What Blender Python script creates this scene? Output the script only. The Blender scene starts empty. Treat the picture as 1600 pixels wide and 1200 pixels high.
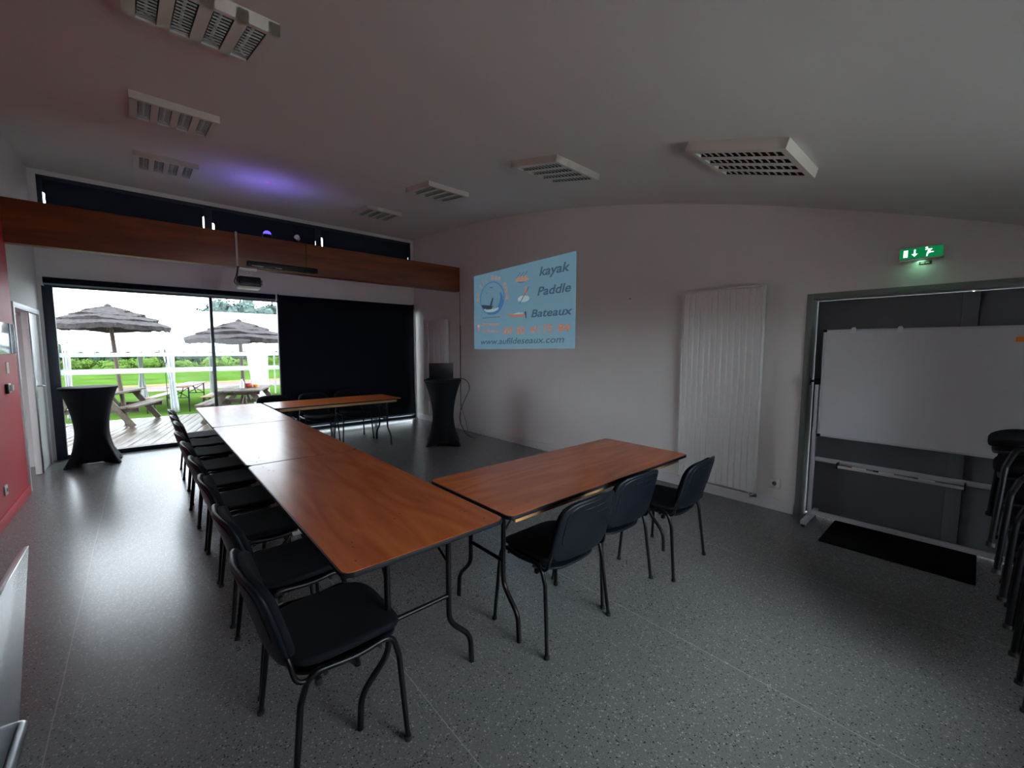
import bpy, bmesh, math, random
from mathutils import Vector, Matrix
random.seed(7)
R = math.radians
sc = bpy.context.scene
col = sc.collection

# ---------------------------------------------------------------- camera
CAMZ = 1.57
def make_camera():
    yaw, pitch, roll = R(41.58), R(4.95), R(0.146)
    fwd = Vector((math.sin(yaw)*math.cos(pitch), math.cos(yaw)*math.cos(pitch), -math.sin(pitch)))
    right = Vector((math.cos(yaw), -math.sin(yaw), 0)); up = right.cross(fwd)
    r2 = right*math.cos(roll) + up*math.sin(roll); u2 = -right*math.sin(roll) + up*math.cos(roll)
    m = Matrix((r2, u2, -fwd)).transposed().to_4x4(); m.translation = (0, 0, CAMZ)
    cd = bpy.data.cameras.new('camera'); cd.sensor_width = 36; cd.sensor_fit = 'HORIZONTAL'
    cd.lens = 36*649.43/1600; cd.clip_start = .05; cd.clip_end = 400
    co = bpy.data.objects.new('camera', cd); co.matrix_world = m; col.objects.link(co); sc.camera = co
make_camera()

# ---------------------------------------------------------------- sky (even overcast), exposure
SKY = 11.0
w = bpy.data.worlds.new('overcast_sky'); sc.world = w; w.use_nodes = True
bg = w.node_tree.nodes['Background']; bg.inputs[0].default_value = (.86, .93, 1.0, 1); bg.inputs[1].default_value = SKY
vs = sc.view_settings
sc.cycles.diffuse_bounces = 8; sc.cycles.glossy_bounces = 6; sc.cycles.max_bounces = 14
vs.view_transform = 'Standard'; vs.look = 'None'; vs.exposure = 0.72; vs.gamma = 1.0; vs.use_curve_mapping = False

# ---------------------------------------------------------------- materials
MATS = {}
def mat(name, color, rough=.5, metal=0., spec=.5, coat=0., bump=0., bscale=60., vary=0., vscale=4., emit=None, es=0., stretch=None):
    m = bpy.data.materials.new(name); m.use_nodes = True; nt = m.node_tree; b = nt.nodes['Principled BSDF']
    b.inputs['Base Color'].default_value = (*color, 1); b.inputs['Roughness'].default_value = rough
    b.inputs['Metallic'].default_value = metal; b.inputs['Specular IOR Level'].default_value = spec
    b.inputs['Coat Weight'].default_value = coat; b.inputs['Coat Roughness'].default_value = .12
    if emit: b.inputs['Emission Color'].default_value = (*emit, 1); b.inputs['Emission Strength'].default_value = es
    if bump or vary:
        tc = nt.nodes.new('ShaderNodeTexCoord'); src = tc.outputs['Object']
        if stretch:
            mp = nt.nodes.new('ShaderNodeMapping'); mp.inputs['Scale'].default_value = stretch
            nt.links.new(src, mp.inputs['Vector']); src = mp.outputs[0]
        if bump:
            n = nt.nodes.new('ShaderNodeTexNoise'); n.inputs['Scale'].default_value = bscale; n.inputs['Detail'].default_value = 3
            nt.links.new(src, n.inputs['Vector'])
            bp = nt.nodes.new('ShaderNodeBump'); bp.inputs['Strength'].default_value = bump; bp.inputs['Distance'].default_value = .01
            nt.links.new(n.outputs['Fac'], bp.inputs['Height']); nt.links.new(bp.outputs[0], b.inputs['Normal'])
        if vary:
            n = nt.nodes.new('ShaderNodeTexNoise'); n.inputs['Scale'].default_value = vscale; n.inputs['Detail'].default_value = 4
            nt.links.new(src, n.inputs['Vector'])
            rp = nt.nodes.new('ShaderNodeValToRGB'); e = rp.color_ramp.elements
            e[0].position, e[1].position = .3, .7
            e[0].color = (*[c*(1-vary) for c in color], 1); e[1].color = (*[min(1, c*(1+vary)) for c in color], 1)
            nt.links.new(n.outputs['Fac'], rp.inputs[0]); nt.links.new(rp.outputs[0], b.inputs['Base Color'])
    MATS[name] = m; return m

def wood(name, dark, light, axis, rough=.3, scale=1., coat=0., rings=5., spec=.5):
    """plywood / timber: streaks along `axis` with swirling cathedral figure"""
    m = bpy.data.materials.new(name); m.use_nodes = True; nt = m.node_tree; b = nt.nodes['Principled BSDF']; N = nt.nodes.new; L = nt.links.new
    tc = N('ShaderNodeTexCoord'); mp = N('ShaderNodeMapping'); s = [scale*6]*3; s[axis] = scale*.9; mp.inputs['Scale'].default_value = s
    oi = N('ShaderNodeObjectInfo'); mul = N('ShaderNodeMath'); mul.operation = 'MULTIPLY'; mul.inputs[1].default_value = 37
    L(oi.outputs['Random'], mul.inputs[0]); L(tc.outputs['Object'], mp.inputs['Vector'])
    n1 = N('ShaderNodeTexNoise'); n1.noise_dimensions = '4D'; n1.inputs['Scale'].default_value = .8; n1.inputs['Detail'].default_value = 2
    L(mp.outputs[0], n1.inputs['Vector']); L(mul.outputs[0], n1.inputs['W'])
    k = N('ShaderNodeMath'); k.operation = 'MULTIPLY'; k.inputs[1].default_value = rings; L(n1.outputs['Fac'], k.inputs[0])
    fr = N('ShaderNodeMath'); fr.operation = 'PINGPONG'; fr.inputs[1].default_value = .5; L(k.outputs[0], fr.inputs[0])
    n2 = N('ShaderNodeTexNoise'); n2.noise_dimensions = '4D'; n2.inputs['Scale'].default_value = 4; n2.inputs['Detail'].default_value = 6; n2.inputs['Roughness'].default_value = .65
    L(mp.outputs[0], n2.inputs['Vector']); L(mul.outputs[0], n2.inputs['W'])
    mx = N('ShaderNodeMath'); mx.operation = 'MULTIPLY_ADD'; mx.inputs[1].default_value = .7; L(fr.outputs[0], mx.inputs[0])
    m2 = N('ShaderNodeMath'); m2.operation = 'MULTIPLY'; m2.inputs[1].default_value = .65; L(n2.outputs['Fac'], m2.inputs[0]); L(m2.outputs[0], mx.inputs[2])
    rp = N('ShaderNodeValToRGB'); e = rp.color_ramp.elements; e[0].position, e[1].position = .25, .75
    e[0].color = (*dark, 1); e[1].color = (*light, 1); L(mx.outputs[0], rp.inputs[0]); L(rp.outputs[0], b.inputs['Base Color'])
    b.inputs['Roughness'].default_value = rough; b.inputs['Specular IOR Level'].default_value = spec; b.inputs['Coat Weight'].default_value = coat; b.inputs['Coat Roughness'].default_value = .15
    if not coat:
        bp = N('ShaderNodeBump'); bp.inputs['Strength'].default_value = .06; bp.inputs['Distance'].default_value = .004
        L(n2.outputs['Fac'], bp.inputs['Height']); L(bp.outputs[0], b.inputs['Normal'])
    MATS[name] = m; return m

def floor_material():
    m = bpy.data.materials.new('speckled_vinyl'); m.use_nodes = True; nt = m.node_tree; b = nt.nodes['Principled BSDF']; N = nt.nodes.new; L = nt.links.new
    tc = N('ShaderNodeTexCoord')
    base = (.175, .180, .178, 1)
    def chips(scale, prev, sets, seed):
        mp = N('ShaderNodeMapping'); mp.inputs['Location'].default_value = (seed, seed*.7, 0); L(tc.outputs['Object'], mp.inputs['Vector'])
        nz = N('ShaderNodeTexNoise'); nz.inputs['Scale'].default_value = scale*1.6; nz.inputs['Detail'].default_value = 1; L(mp.outputs[0], nz.inputs['Vector'])
        ad = N('ShaderNodeMix'); ad.data_type = 'VECTOR'; ad.inputs['Factor'].default_value = .006; L(mp.outputs[0], ad.inputs['A']); L(nz.outputs['Color'], ad.inputs['B'])
        v = N('ShaderNodeTexVoronoi'); v.inputs['Scale'].default_value = scale; v.voronoi_dimensions = '2D'; L(ad.outputs['Result'], v.inputs['Vector'])
        sp = N('ShaderNodeSeparateColor'); L(v.outputs['Color'], sp.inputs[0])
        near = N('ShaderNodeMath'); near.operation = 'LESS_THAN'; near.inputs[1].default_value = .36; L(v.outputs['Distance'], near.inputs[0])
        for lo, hi, c in sets:
            a = N('ShaderNodeMath'); a.operation = 'COMPARE'; a.inputs[1].default_value = (lo+hi)/2; a.inputs[2].default_value = (hi-lo)/2; L(sp.outputs[0], a.inputs[0])
            f = N('ShaderNodeMath'); f.operation = 'MULTIPLY'; L(a.outputs[0], f.inputs[0]); L(near.outputs[0], f.inputs[1])
            mx = N('ShaderNodeMix'); mx.data_type = 'RGBA'; L(f.outputs[0], mx.inputs['Factor'])
            if prev is None: mx.inputs['A'].default_value = base
            else: L(prev, mx.inputs['A'])
            mx.inputs['B'].default_value = c; prev = mx.outputs['Result']
        return prev
    p = chips(105, None, [(0, .08, (.035, .037, .040, 1)), (.3, .35, (.40, .40, .39, 1)), (.5, .55, (.32, .30, .26, 1))], 0)
    p = chips(190, p, [(0, .10, (.07, .072, .072, 1)), (.4, .50, (.30, .31, .30, 1))], 3.3)
    # welded sheet joints every 1.235 m
    sx = N('ShaderNodeSeparateXYZ'); L(tc.outputs['Object'], sx.inputs[0])
    a = N('ShaderNodeMath'); a.operation = 'ADD'; a.inputs[1].default_value = .36+1.235*10; L(sx.outputs[0], a.inputs[0])
    wv = N('ShaderNodeTexNoise'); wv.inputs['Scale'].default_value = .8; L(tc.outputs['Object'], wv.inputs['Vector'])
    wa = N('ShaderNodeMath'); wa.operation = 'MULTIPLY_ADD'; wa.inputs[1].default_value = .02; L(wv.outputs['Fac'], wa.inputs[0]); L(a.outputs[0], wa.inputs[2])
    mo = N('ShaderNodeMath'); mo.operation = 'MODULO'; mo.inputs[1].default_value = 1.235; L(wa.outputs[0], mo.inputs[0])
    lt = N('ShaderNodeMath'); lt.operation = 'LESS_THAN'; lt.inputs[1].default_value = .0045; L(mo.outputs[0], lt.inputs[0])
    lf = N('ShaderNodeMath'); lf.operation = 'MULTIPLY'; lf.inputs[1].default_value = .8; L(lt.outputs[0], lf.inputs[0])
    mx = N('ShaderNodeMix'); mx.data_type = 'RGBA'; L(lf.outputs[0], mx.inputs['Factor']); L(p, mx.inputs['A']); mx.inputs['B'].default_value = (.36, .36, .35, 1)
    L(mx.outputs['Result'], b.inputs['Base Color'])
    b.inputs['Roughness'].default_value = .26
    b.inputs['Specular IOR Level'].default_value = .75
    MATS['floor'] = m; return m

def glass_material(name='clear_glass', tint=(.96, .985, .98), ior=1.45):
    m = bpy.data.materials.new(name); m.use_nodes = True; nt = m.node_tree; nt.nodes.clear(); N = nt.nodes.new; L = nt.links.new
    o = N('ShaderNodeOutputMaterial'); mix = N('ShaderNodeMixShader'); fr = N('ShaderNodeFresnel'); fr.inputs[0].default_value = ior
    t = N('ShaderNodeBsdfTransparent'); t.inputs[0].default_value = (*tint, 1); g = N('ShaderNodeBsdfGlossy'); g.inputs['Roughness'].default_value = .01
    L(fr.outputs[0], mix.inputs[0]); L(t.outputs[0], mix.inputs[1]); L(g.outputs[0], mix.inputs[2]); L(mix.outputs[0], o.inputs[0])
    MATS[name] = m; return m

floor_material(); glass_material(); glass_material('solar_glass', (.65, .66, .66), 1.22)
mat('white_wall', (.76, .75, .735), .75, bump=.05, bscale=220)
mat('ceiling_paint', (.70, .685, .665), .85, bump=.04, bscale=180)
mat('red_wall', (.55, .013, .032), .55, spec=.3, bump=.03, bscale=150)
mat('white_trim', (.70, .71, .72), .4)
mat('white_metal', (.80, .81, .80), .35)
mat('lamp_white', (.66, .62, .56), .45)
mat('navy_fabric', (.005, .0075, .016), .75, spec=.2, bump=.06, bscale=500)
mat('navy_metal', (.018, .030, .050), .35)
mat('blind_bar', (.22, .30, .34), .35)
mat('black_plastic', (.007, .008, .010), .38, spec=.35)
mat('black_tube', (.005, .005, .006), .32, spec=.28)
mat('seat_fabric', (.005, .006, .009), .9, spec=.2, bump=.25, bscale=900)
mat('chair_shell', (.0055, .0075, .0130), .45, spec=.25, bump=.08, bscale=700)
mat('stretch_cloth', (.005, .007, .012), .7, spec=.25, bump=.04, bscale=400)
mat('rubber', (.010, .010, .010), .8)
mat('chrome', (.75, .76, .76), .12, metal=1.)
mat('alu', (.62, .64, .66), .35, metal=.85)
mat('alu_satin', (.62, .64, .66), .25, metal=1.)
mat('steel_dark', (.16, .17, .18), .3, metal=.9)
mat('door_grey', (.185, .205, .230), .42, bump=.02, bscale=40)
mat('door_frame_grey', (.20, .235, .225), .45)
mat('leaf_grey', (.50, .50, .50), .5)
mat('whiteboard', (.60, .63, .66), .25, coat=.2)
mat('panel_white', (.66, .71, .78), .12, coat=.4)
mat('mat_black', (.008, .008, .009), .95, spec=.1, bump=.6, bscale=500)
mat('tube_glass', (.8, .8, .78), .3)
mat('clerestory_fabric', (.014, .022, .036), .7, spec=.3)
mat('stand_grey', (.50, .53, .56), .4)
mat('louvre_alu', (.55, .55, .53), .35, metal=.5)
mat('reflector_alu', (.05, .052, .052), .25, metal=1.)
mat('black_edge', (.008, .009, .013), .45, spec=.3)
wood('table_veneer', (.50, .115, .026), (.70, .195, .050), 0, rough=.27, scale=1., coat=.06, rings=6., spec=.5)
wood('batten_wood', (.42, .22, .08), (.62, .36, .15), 0, rough=.5, scale=2)
wood('beam_wood', (.13, .034, .012), (.25, .072, .022), 0, rough=.38, scale=.9, rings=4)
wood('deck_wood', (.045, .032, .025), (.11, .085, .07), 1, rough=.3, scale=1.4)
wood('grey_wood', (.06, .047, .035), (.13, .108, .082), 0, spec=.25, rough=.6, scale=2)
wood('pole_wood', (.07, .05, .035), (.14, .10, .07), 2, rough=.6, scale=2)
wood('sill_wood', (.07, .028, .015), (.15, .06, .03), 0, rough=.5)
wood('beer_wood', (.12, .055, .025), (.21, .105, .045), 0, rough=.35, scale=2)
mat('thatch', (.058, .052, .053), .9, spec=.1, bump=.8, bscale=40, vary=.45, vscale=22)
mat('tent_cloth', (.62, .64, .68), .6)
mat('tent_pole', (.75, .77, .80), .4)
mat('grass', (.050, .098, .018), 1., spec=0., bump=.5, bscale=30, vary=.25, vscale=.5)
mat('gravel', (.14, .115, .11), .95, spec=.05, vary=.15, vscale=2)
mat('pale_bounce_ground', (.46, .45, .43), .9, vary=.1, vscale=1.)
mat('sand_verge', (.17, .12, .045), .95, spec=.05, vary=.2, vscale=3)
mat('bush_leaf', (.085, .15, .028), .8, spec=.05, vary=.3, vscale=1.5)
mat('tree_leaf', (.042, .072, .045), .8, spec=.05, vary=.3, vscale=1.2)
mat('hazed_leaf', (.10, .14, .13), .8, spec=.05, vary=.25, vscale=1.0)  # distance haze is put into this paler, bluish leaf colour
mat('bark', (.10, .075, .055), .9)
mat('green_sign', (.0, .10, .030), .4, emit=(.0, .30, .08), es=.35)
mat('sign_white', (.8, .9, .82), .5, emit=(.75, 1., .82), es=.9)
mat('sign_case', (.72, .74, .73), .4)
mat('plate_brown', (.10, .075, .05), .5)
mat('orange_plastic', (.85, .28, .02), .4)
mat('red_plastic', (.55, .06, .03), .4)
mat('socket_white', (.72, .72, .70), .35)
mat('led_blue', (.05, .03, .3), .3, emit=(.10, .06, 1.0), es=1.6)
mat('lens_glass', (.25, .25, .27), .1)
def frosted(name):
    m = bpy.data.materials.new(name); m.use_nodes = True; nt = m.node_tree; nt.nodes.clear(); N = nt.nodes.new; L = nt.links.new
    o = N('ShaderNodeOutputMaterial'); mix = N('ShaderNodeMixShader'); mix.inputs[0].default_value = .25
    a = N('ShaderNodeBsdfTranslucent'); a.inputs[0].default_value = (.62, .66, .70, 1); t = N('ShaderNodeBsdfTransparent')
    L(a.outputs[0], mix.inputs[1]); L(t.outputs[0], mix.inputs[2]); L(mix.outputs[0], o.inputs[0]); MATS[name] = m
frosted('vision_strip')
mat('cream_fitting', (.60, .56, .48), .5)

# ---------------------------------------------------------------- geometry helpers
class G:
    def __init__(s): s.v = []; s.f = []
    def add(s, vs, fs):
        o = len(s.v); s.v += [tuple(v) for v in vs]; s.f += [tuple(i+o for i in f) for f in fs]; return s
    def box(s, x0, x1, y0, y1, z0, z1):
        return s.add([(x0,y0,z0),(x1,y0,z0),(x1,y1,z0),(x0,y1,z0),(x0,y0,z1),(x1,y0,z1),(x1,y1,z1),(x0,y1,z1)],
                     [(3,2,1,0),(4,5,6,7),(0,1,5,4),(1,2,6,5),(2,3,7,6),(3,0,4,7)])
    def bar(s, a, b, wd, ht, up=(0,0,1)):
        """box from a to b, wd across, ht along up"""
        a, b, up = Vector(a), Vector(b), Vector(up); d = (b-a).normalized(); sd = d.cross(up).normalized(); u = sd.cross(d)
        vs = []
        for p in (a, b):
            for i, j in ((-1,-1),(1,-1),(1,1),(-1,1)): vs.append(p + sd*i*wd/2 + u*j*ht/2)
        return s.add(vs, [(0,1,2,3)[::-1],(4,5,6,7),(0,1,5,4),(1,2,6,5),(2,3,7,6),(3,0,4,7)])
    def prism(s, pts, lo, hi, axis=2):
        """polygon pts extruded along axis from lo to hi (pts are the other two coordinates in xyz order)"""
        def mk(p, h):
            q = list(p); q.insert(axis, h); return tuple(q)
        n = len(pts); vs = [mk(p, lo) for p in pts] + [mk(p, hi) for p in pts]
        fs = [tuple(range(n))[::-1], tuple(range(n, 2*n))] + [(i, (i+1) % n, n+(i+1) % n, n+i) for i in range(n)]
        return s.add(vs, fs)
    def tube(s, pts, r, seg=10, cap=True, r2=None):
        pts = [Vector(p) for p in pts]; n = len(pts); rings = []; nrm = None
        for i, p in enumerate(pts):
            t = ((pts[i+1]-p) if i == 0 else (p-pts[i-1]) if i == n-1 else ((pts[i+1]-p).normalized()+(p-pts[i-1]).normalized())).normalized()
            if nrm is None:
                nrm = t.orthogonal().normalized()
            nrm = (nrm - t*nrm.dot(t)).normalized(); bn = t.cross(nrm)
            rr = r if r2 is None else r+(r2-r)*i/(n-1)
            rings.append([p + (nrm*math.cos(2*math.pi*k/seg)+bn*math.sin(2*math.pi*k/seg))*rr for k in range(seg)])
        vs = [v for ring in rings for v in ring]
        fs = [(i*seg+k, i*seg+(k+1) % seg, (i+1)*seg+(k+1) % seg, (i+1)*seg+k) for i in range(n-1) for k in range(seg)]
        if cap: fs += [tuple(range(seg))[::-1], tuple((n-1)*seg+k for k in range(seg))]
        return s.add(vs, fs)
    def lathe(s, prof, seg=24, c=(0,0,0)):
        """prof: list of (r,z)"""
        n = len(prof); vs = []
        for r, z in prof: vs += [(c[0]+r*math.cos(2*math.pi*k/seg), c[1]+r*math.sin(2*math.pi*k/seg), c[2]+z) for k in range(seg)]
        fs = [(i*seg+k, i*seg+(k+1) % seg, (i+1)*seg+(k+1) % seg, (i+1)*seg+k) for i in range(n-1) for k in range(seg)]
        fs += [tuple(range(seg))[::-1], tuple((n-1)*seg+k for k in range(seg))]
        return s.add(vs, fs)
    def pad(s, hu, hv, ex, fn, t, seg=36, edge=.35):
        """cushion-like slab: superellipse outline mapped by fn(u,v,w)"""
        def se(a, k):
            c, q = math.cos(a), math.sin(a)
            return (hu*k*math.copysign(abs(c)**(2/ex), c), hv*k*math.copysign(abs(q)**(2/ex), q))
        ks = [(.4, 1), (.75, 1), (.93, .93), (.985, .7), (1, edge)]
        vs = [fn(0, 0, t/2)]
        for k, wv in ks: vs += [fn(*se(2*math.pi*i/seg, k), wv*t/2) for i in range(seg)]
        for k, wv in ks[::-1]: vs += [fn(*se(2*math.pi*i/seg, k), -wv*t/2) for i in range(seg)]
        vs.append(fn(0, 0, -t/2)); nr = 2*len(ks)
        fs = [(0, 1+i, 1+(i+1) % seg) for i in range(seg)]
        for r in range(nr-1):
            a = 1+r*seg; fs += [(a+i, a+seg+i, a+seg+(i+1) % seg, a+(i+1) % seg) for i in range(seg)]
        last = 1+nr*seg; a = 1+(nr-1)*seg; fs += [(a+i, last, a+(i+1) % seg) for i in range(seg)]
        return s.add(vs, fs)
    def mesh(s, name, m, smooth=False, bevel=0., bseg=2):
        me = bpy.data.meshes.new(name); me.from_pydata(s.v, [], s.f)
        bm = bmesh.new(); bm.from_mesh(me)
        bmesh.ops.recalc_face_normals(bm, faces=bm.faces)
        if bevel:
            es = [e for e in bm.edges if len(e.link_faces) == 2 and e.calc_face_angle(0) > .6]
            bmesh.ops.bevel(bm, geom=es, offset=bevel, segments=bseg, affect='EDGES', profile=.6)
        bm.to_mesh(me); bm.free()
        me.materials.append(MATS[m] if isinstance(m, str) else m)
        if smooth or bevel:
            me.polygons.foreach_set('use_smooth', [True]*len(me.polygons))
            me.set_sharp_from_angle(angle=R(50 if smooth else 35))
        return me
    def build(s, name, m, parent=None, smooth=False, bevel=0., loc=None):
        return link(name, s.mesh(name, m, smooth, bevel), parent, loc)

def link(name, data, parent=None, loc=None):
    o = bpy.data.objects.new(name, data); col.objects.link(o); o.parent = parent
    if loc is not None: o.location = loc
    return o
def tag(o, label=None, cat=None, group=None, kind=None):
    if label: o['label'] = label
    if cat: o['category'] = cat
    if group: o['group'] = group
    if kind: o['kind'] = kind
    return o
def thing(name, label, cat, loc=(0,0,0), rz=0., group=None):
    o = link(name, None, None, loc); o.rotation_euler = (0, 0, rz); return tag(o, label, cat, group)
def structure(o, label=None): o['kind'] = 'structure'; return tag(o, label)
def copy_tree(o, parent=None):
    c = o.copy(); col.objects.link(c); c.parent = parent
    for ch in list(o.children): copy_tree(ch, c)
    return c
def fillet(pts, r, n=5):
    pts = [Vector(p) for p in pts]; out = [pts[0]]
    for i in range(1, len(pts)-1):
        a, b, c = pts[i-1], pts[i], pts[i+1]; d1, d2 = (a-b), (c-b); q = min(r, d1.length*.48, d2.length*.48)
        p0, p2 = b+d1.normalized()*q, b+d2.normalized()*q
        for k in range(n+1):
            t = k/n; out.append(p0*(1-t)**2 + b*2*t*(1-t) + p2*t*t)
    return out+[pts[-1]]
def roundrect(x0, x1, y0, y1, r, n=5):
    o = []
    for cx, cy, a0 in ((x1-r, y1-r, 0), (x0+r, y1-r, 90), (x0+r, y0+r, 180), (x1-r, y0+r, 270)):
        for k in range(n+1): a = R(a0+90*k/n); o.append((cx+r*math.cos(a), cy+r*math.sin(a)))
    return o
def text_mesh(body, shear=0., bold=0., align='LEFT'):
    cu = bpy.data.curves.new('lettering', 'FONT'); cu.body = body; cu.shear = shear; cu.offset = bold; cu.align_x = align; cu.resolution_u = 3
    o = bpy.data.objects.new('lettering', cu); col.objects.link(o)
    bpy.context.view_layer.update()
    me = bpy.data.meshes.new_from_object(o.evaluated_get(bpy.context.evaluated_depsgraph_get()))
    bpy.data.objects.remove(o); bpy.data.curves.remove(cu); return me

# ---------------------------------------------------------------- room shell
XL, XR, YB, YW = -1.0, 4.55, -1.25, 8.40
YBEAM = 6.62
PC = None
def ceil_z(y):
    # rising, gently curved roof: samples taken along the right-hand wall
    ys = [-1.6, -.9, -.133, .172, .527, 1.449, 2.424, 3.291, 4.427, 5.802, 6.571, 7.233, 8.5, 9]
    zs = [1.84, 2.13, 2.413, 2.522, 2.643, 2.931, 3.191, 3.384, 3.583, 3.749, 3.812, 3.851, 3.900, 3.91]
    for i in range(len(ys)-1):
        if y <= ys[i+1] or i == len(ys)-2:
            def sl(j):
                if j <= 0: return (zs[1]-zs[0])/(ys[1]-ys[0])
                if j >= len(ys)-1: return (zs[-1]-zs[-2])/(ys[-1]-ys[-2])
                return (zs[j+1]-zs[j-1])/(ys[j+1]-ys[j-1])
            hgt = ys[i+1]-ys[i]; t = (y-ys[i])/hgt
            return (2*t**3-3*t*t+1)*zs[i]+(t**3-2*t*t+t)*hgt*sl(i)+(-2*t**3+3*t*t)*zs[i+1]+(t**3-t*t)*hgt*sl(i+1)

structure(G().box(XL-.2, XR+.3, YB-.2, YW+.12, -.12, 0).build('floor', 'floor'))
# ceiling slab
g = G(); n = 60; ys = [YB-.25+(YW+.25-YB+.25)*i/n for i in range(n+1)]
vs = []; fs = []
for y in ys:
    z = ceil_z(y); vs += [(XL-.2, y, z), (XR+.3, y, z), (XL-.2, y, z+.15), (XR+.3, y, z+.15)]
for i in range(n):
    a, b = 4*i, 4*i+4; fs += [(a, a+1, b+1, b), (a+2, b+2, b+3, a+3), (a, b, b+2, a+2), (a+1, a+3, b+3, b+1)]
fs += [(0, 2, 3, 1), (4*n, 4*n+1, 4*n+3, 4*n+2)]
structure(g.add(vs, fs).build('ceiling', 'ceiling_paint', smooth=True))

def wall_yz(name, x0, x1, y0, y1, holes, m, zlo=0.):
    """wall in the YZ plane under the curved ceiling with rectangular holes (ya,yb,za,zb)"""
    cuts = sorted({y0, y1, *[h[0] for h in holes], *[h[1] for h in holes], *[y0+(y1-y0)*i/24 for i in range(25)]})
    g = G()
    for a, b in zip(cuts, cuts[1:]):
        if b-a < 1e-6: continue
        spans = [(zlo, None)]
        for ya, yb, za, zb in holes:
            if ya <= a+1e-6 and b-1e-6 <= yb:
                spans = ([(zlo, za)] if za > zlo else []) + [(zb, None)]
        for lo, hi in spans:
            za, zb = (ceil_z(a)+.03, ceil_z(b)+.03) if hi is None else (hi, hi)
            g.add([(x0,a,lo),(x1,a,lo),(x1,b,lo),(x0,b,lo),(x0,a,za),(x1,a,za),(x1,b,zb),(x0,b,zb)],
                  [(3,2,1,0),(4,5,6,7),(0,1,5,4),(1,2,6,5),(2,3,7,6),(3,0,4,7)])
    me = g.mesh(name, m)
    bm = bmesh.new(); bm.from_mesh(me); bmesh.ops.remove_doubles(bm, verts=bm.verts, dist=1e-5)
    # drop the inner faces shared by neighbouring columns
    seen = {}
    for f in bm.faces: seen.setdefault(tuple(sorted(v.index for v in f.verts)), []).append(f)
    bmesh.ops.delete(bm, geom=[f for fl in seen.values() if len(fl) > 1 for f in fl], context='FACES')
    bmesh.ops.recalc_face_normals(bm, faces=bm.faces); bm.to_mesh(me); bm.free()
    return structure(link(name, me))

DY0, DY1, DZ = -1.0, 1.085, 2.062            # double door opening, right wall
LY0, LY1, LZ = 6.78, 8.22, 2.015             # entrance opening, left wall
wall_yz('wall_right', XR, XR+.24, YB-.1, YW+.1, [(DY0, DY1, 0., DZ)], 'white_wall')
wall_yz('wall_left', XL-.16, XL+.012, YB-.1, 6.68, [], 'red_wall')
wall_yz('wall_left_end', XL-.16, XL, 6.68, YW+.1, [(LY0, LY1, 0., LZ)], 'white_wall')
structure(G().box(XL+.012, XL+.026, YB, 6.68, 0, .10).build('baseboard_left', 'red_wall', bevel=.003))
g = G().box(XR-.018, XR, 1.09, YW-.1, 0, .115); structure(g.build('baseboard_right', 'white_trim', bevel=.004))
# vertical joint in the wall under the beam end
structure(G().box(XR-.004, XR, 6.615, 6.630, .115, 2.62).build('trim_1', 'door_grey'))
# window wall
WX0, WX1, WZ = -.965, 4.55, 2.505            # big glazed bay
CX0, CX1, CZ0, CZ1 = -.925, 4.485, 3.20, 3.835
g = G()
g.box(XL, XR, YW, YW+.2, WZ, CZ0).box(XL, WX0, YW, YW+.2, 0, WZ)
g.box(XL, CX0, YW, YW+.2, CZ0, CZ1).box(CX1, XR, YW, YW+.2, CZ0, CZ1).box(XL, XR, YW, YW+.2, CZ1, 3.95)
structure(g.build('wall_window', 'white_wall'))
# back wall behind the photographer, with an unseen window added to supply foreground daylight
BX0, BX1, BZ0, BZ1 = .8, 3.1, .80, 1.95
g = G(); yb0, yb1 = YB-.2, YB
g.box(XL, BX0, yb0, yb1, 0, 2.1).box(BX1, XR, yb0, yb1, 0, 2.1).box(BX0, BX1, yb0, yb1, 0, BZ0).box(BX0, BX1, yb0, yb1, BZ1, 2.1)
structure(g.build('wall_back', 'white_wall'))
wb = structure(link('added_window', None))
g = G()
for x in (BX0+.025, (BX0+BX1)/2, BX1-.025): g.box(x-.025, x+.025, YB-.14, YB-.08, BZ0, BZ1)
g.box(BX0, BX1, YB-.14, YB-.08, BZ0, BZ0+.05).box(BX0, BX1, YB-.14, YB-.08, BZ1-.05, BZ1); g.build('window_frame', 'navy_metal', wb, bevel=.004)
for a, b in ((BX0+.05, (BX0+BX1)/2-.025), ((BX0+BX1)/2+.025, BX1-.05)): G().box(a, b, YB-.112, YB-.106, BZ0+.05, BZ1-.05).build('pane', 'clear_glass', wb)

# ---------------------------------------------------------------- big window
win = structure(link('window_1', None, None, (0, 0, 0)))
FY0, FY1 = 8.40, 8.48
g = G().box(WX0, -.862, FY0, FY1, 0, WZ).box(4.50, WX1, FY0, FY1, 0, WZ).box(-.862, 4.50, FY0, FY1, 2.375, WZ).box(-.862, 4.50, FY0, FY1, 0, .06)
g.build('window_frame', 'navy_metal', win, bevel=.004)
for x in (.88, 1.87, 2.75, 3.63): G().box(x-.022, x+.022, FY0+.005, FY1-.005, .06, 2.375).build('mullion', 'navy_metal', win, bevel=.004)
edges = [-.862, .88, 1.87, 2.75, 3.63, 4.50]
for i in range(5):
    a = edges[i]+(.022 if i else 0); b = edges[i+1]-(.022 if i < 4 else 0)
    p = G().box(a, b, 8.435, 8.441, .06, 2.375).build('pane', 'solar_glass', win)
    if i < 2:
        for z0, z1 in ((1.425, 1.485), (1.175, 1.25)):
            G().box(a, b, 8.4405, 8.4425, z0, z1).build('vision_strip', 'vision_strip', p)
G().box(WX0, WX1, 8.48, 8.62, -.05, .045).build('sill', 'sill_wood', win, bevel=.004)
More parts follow.
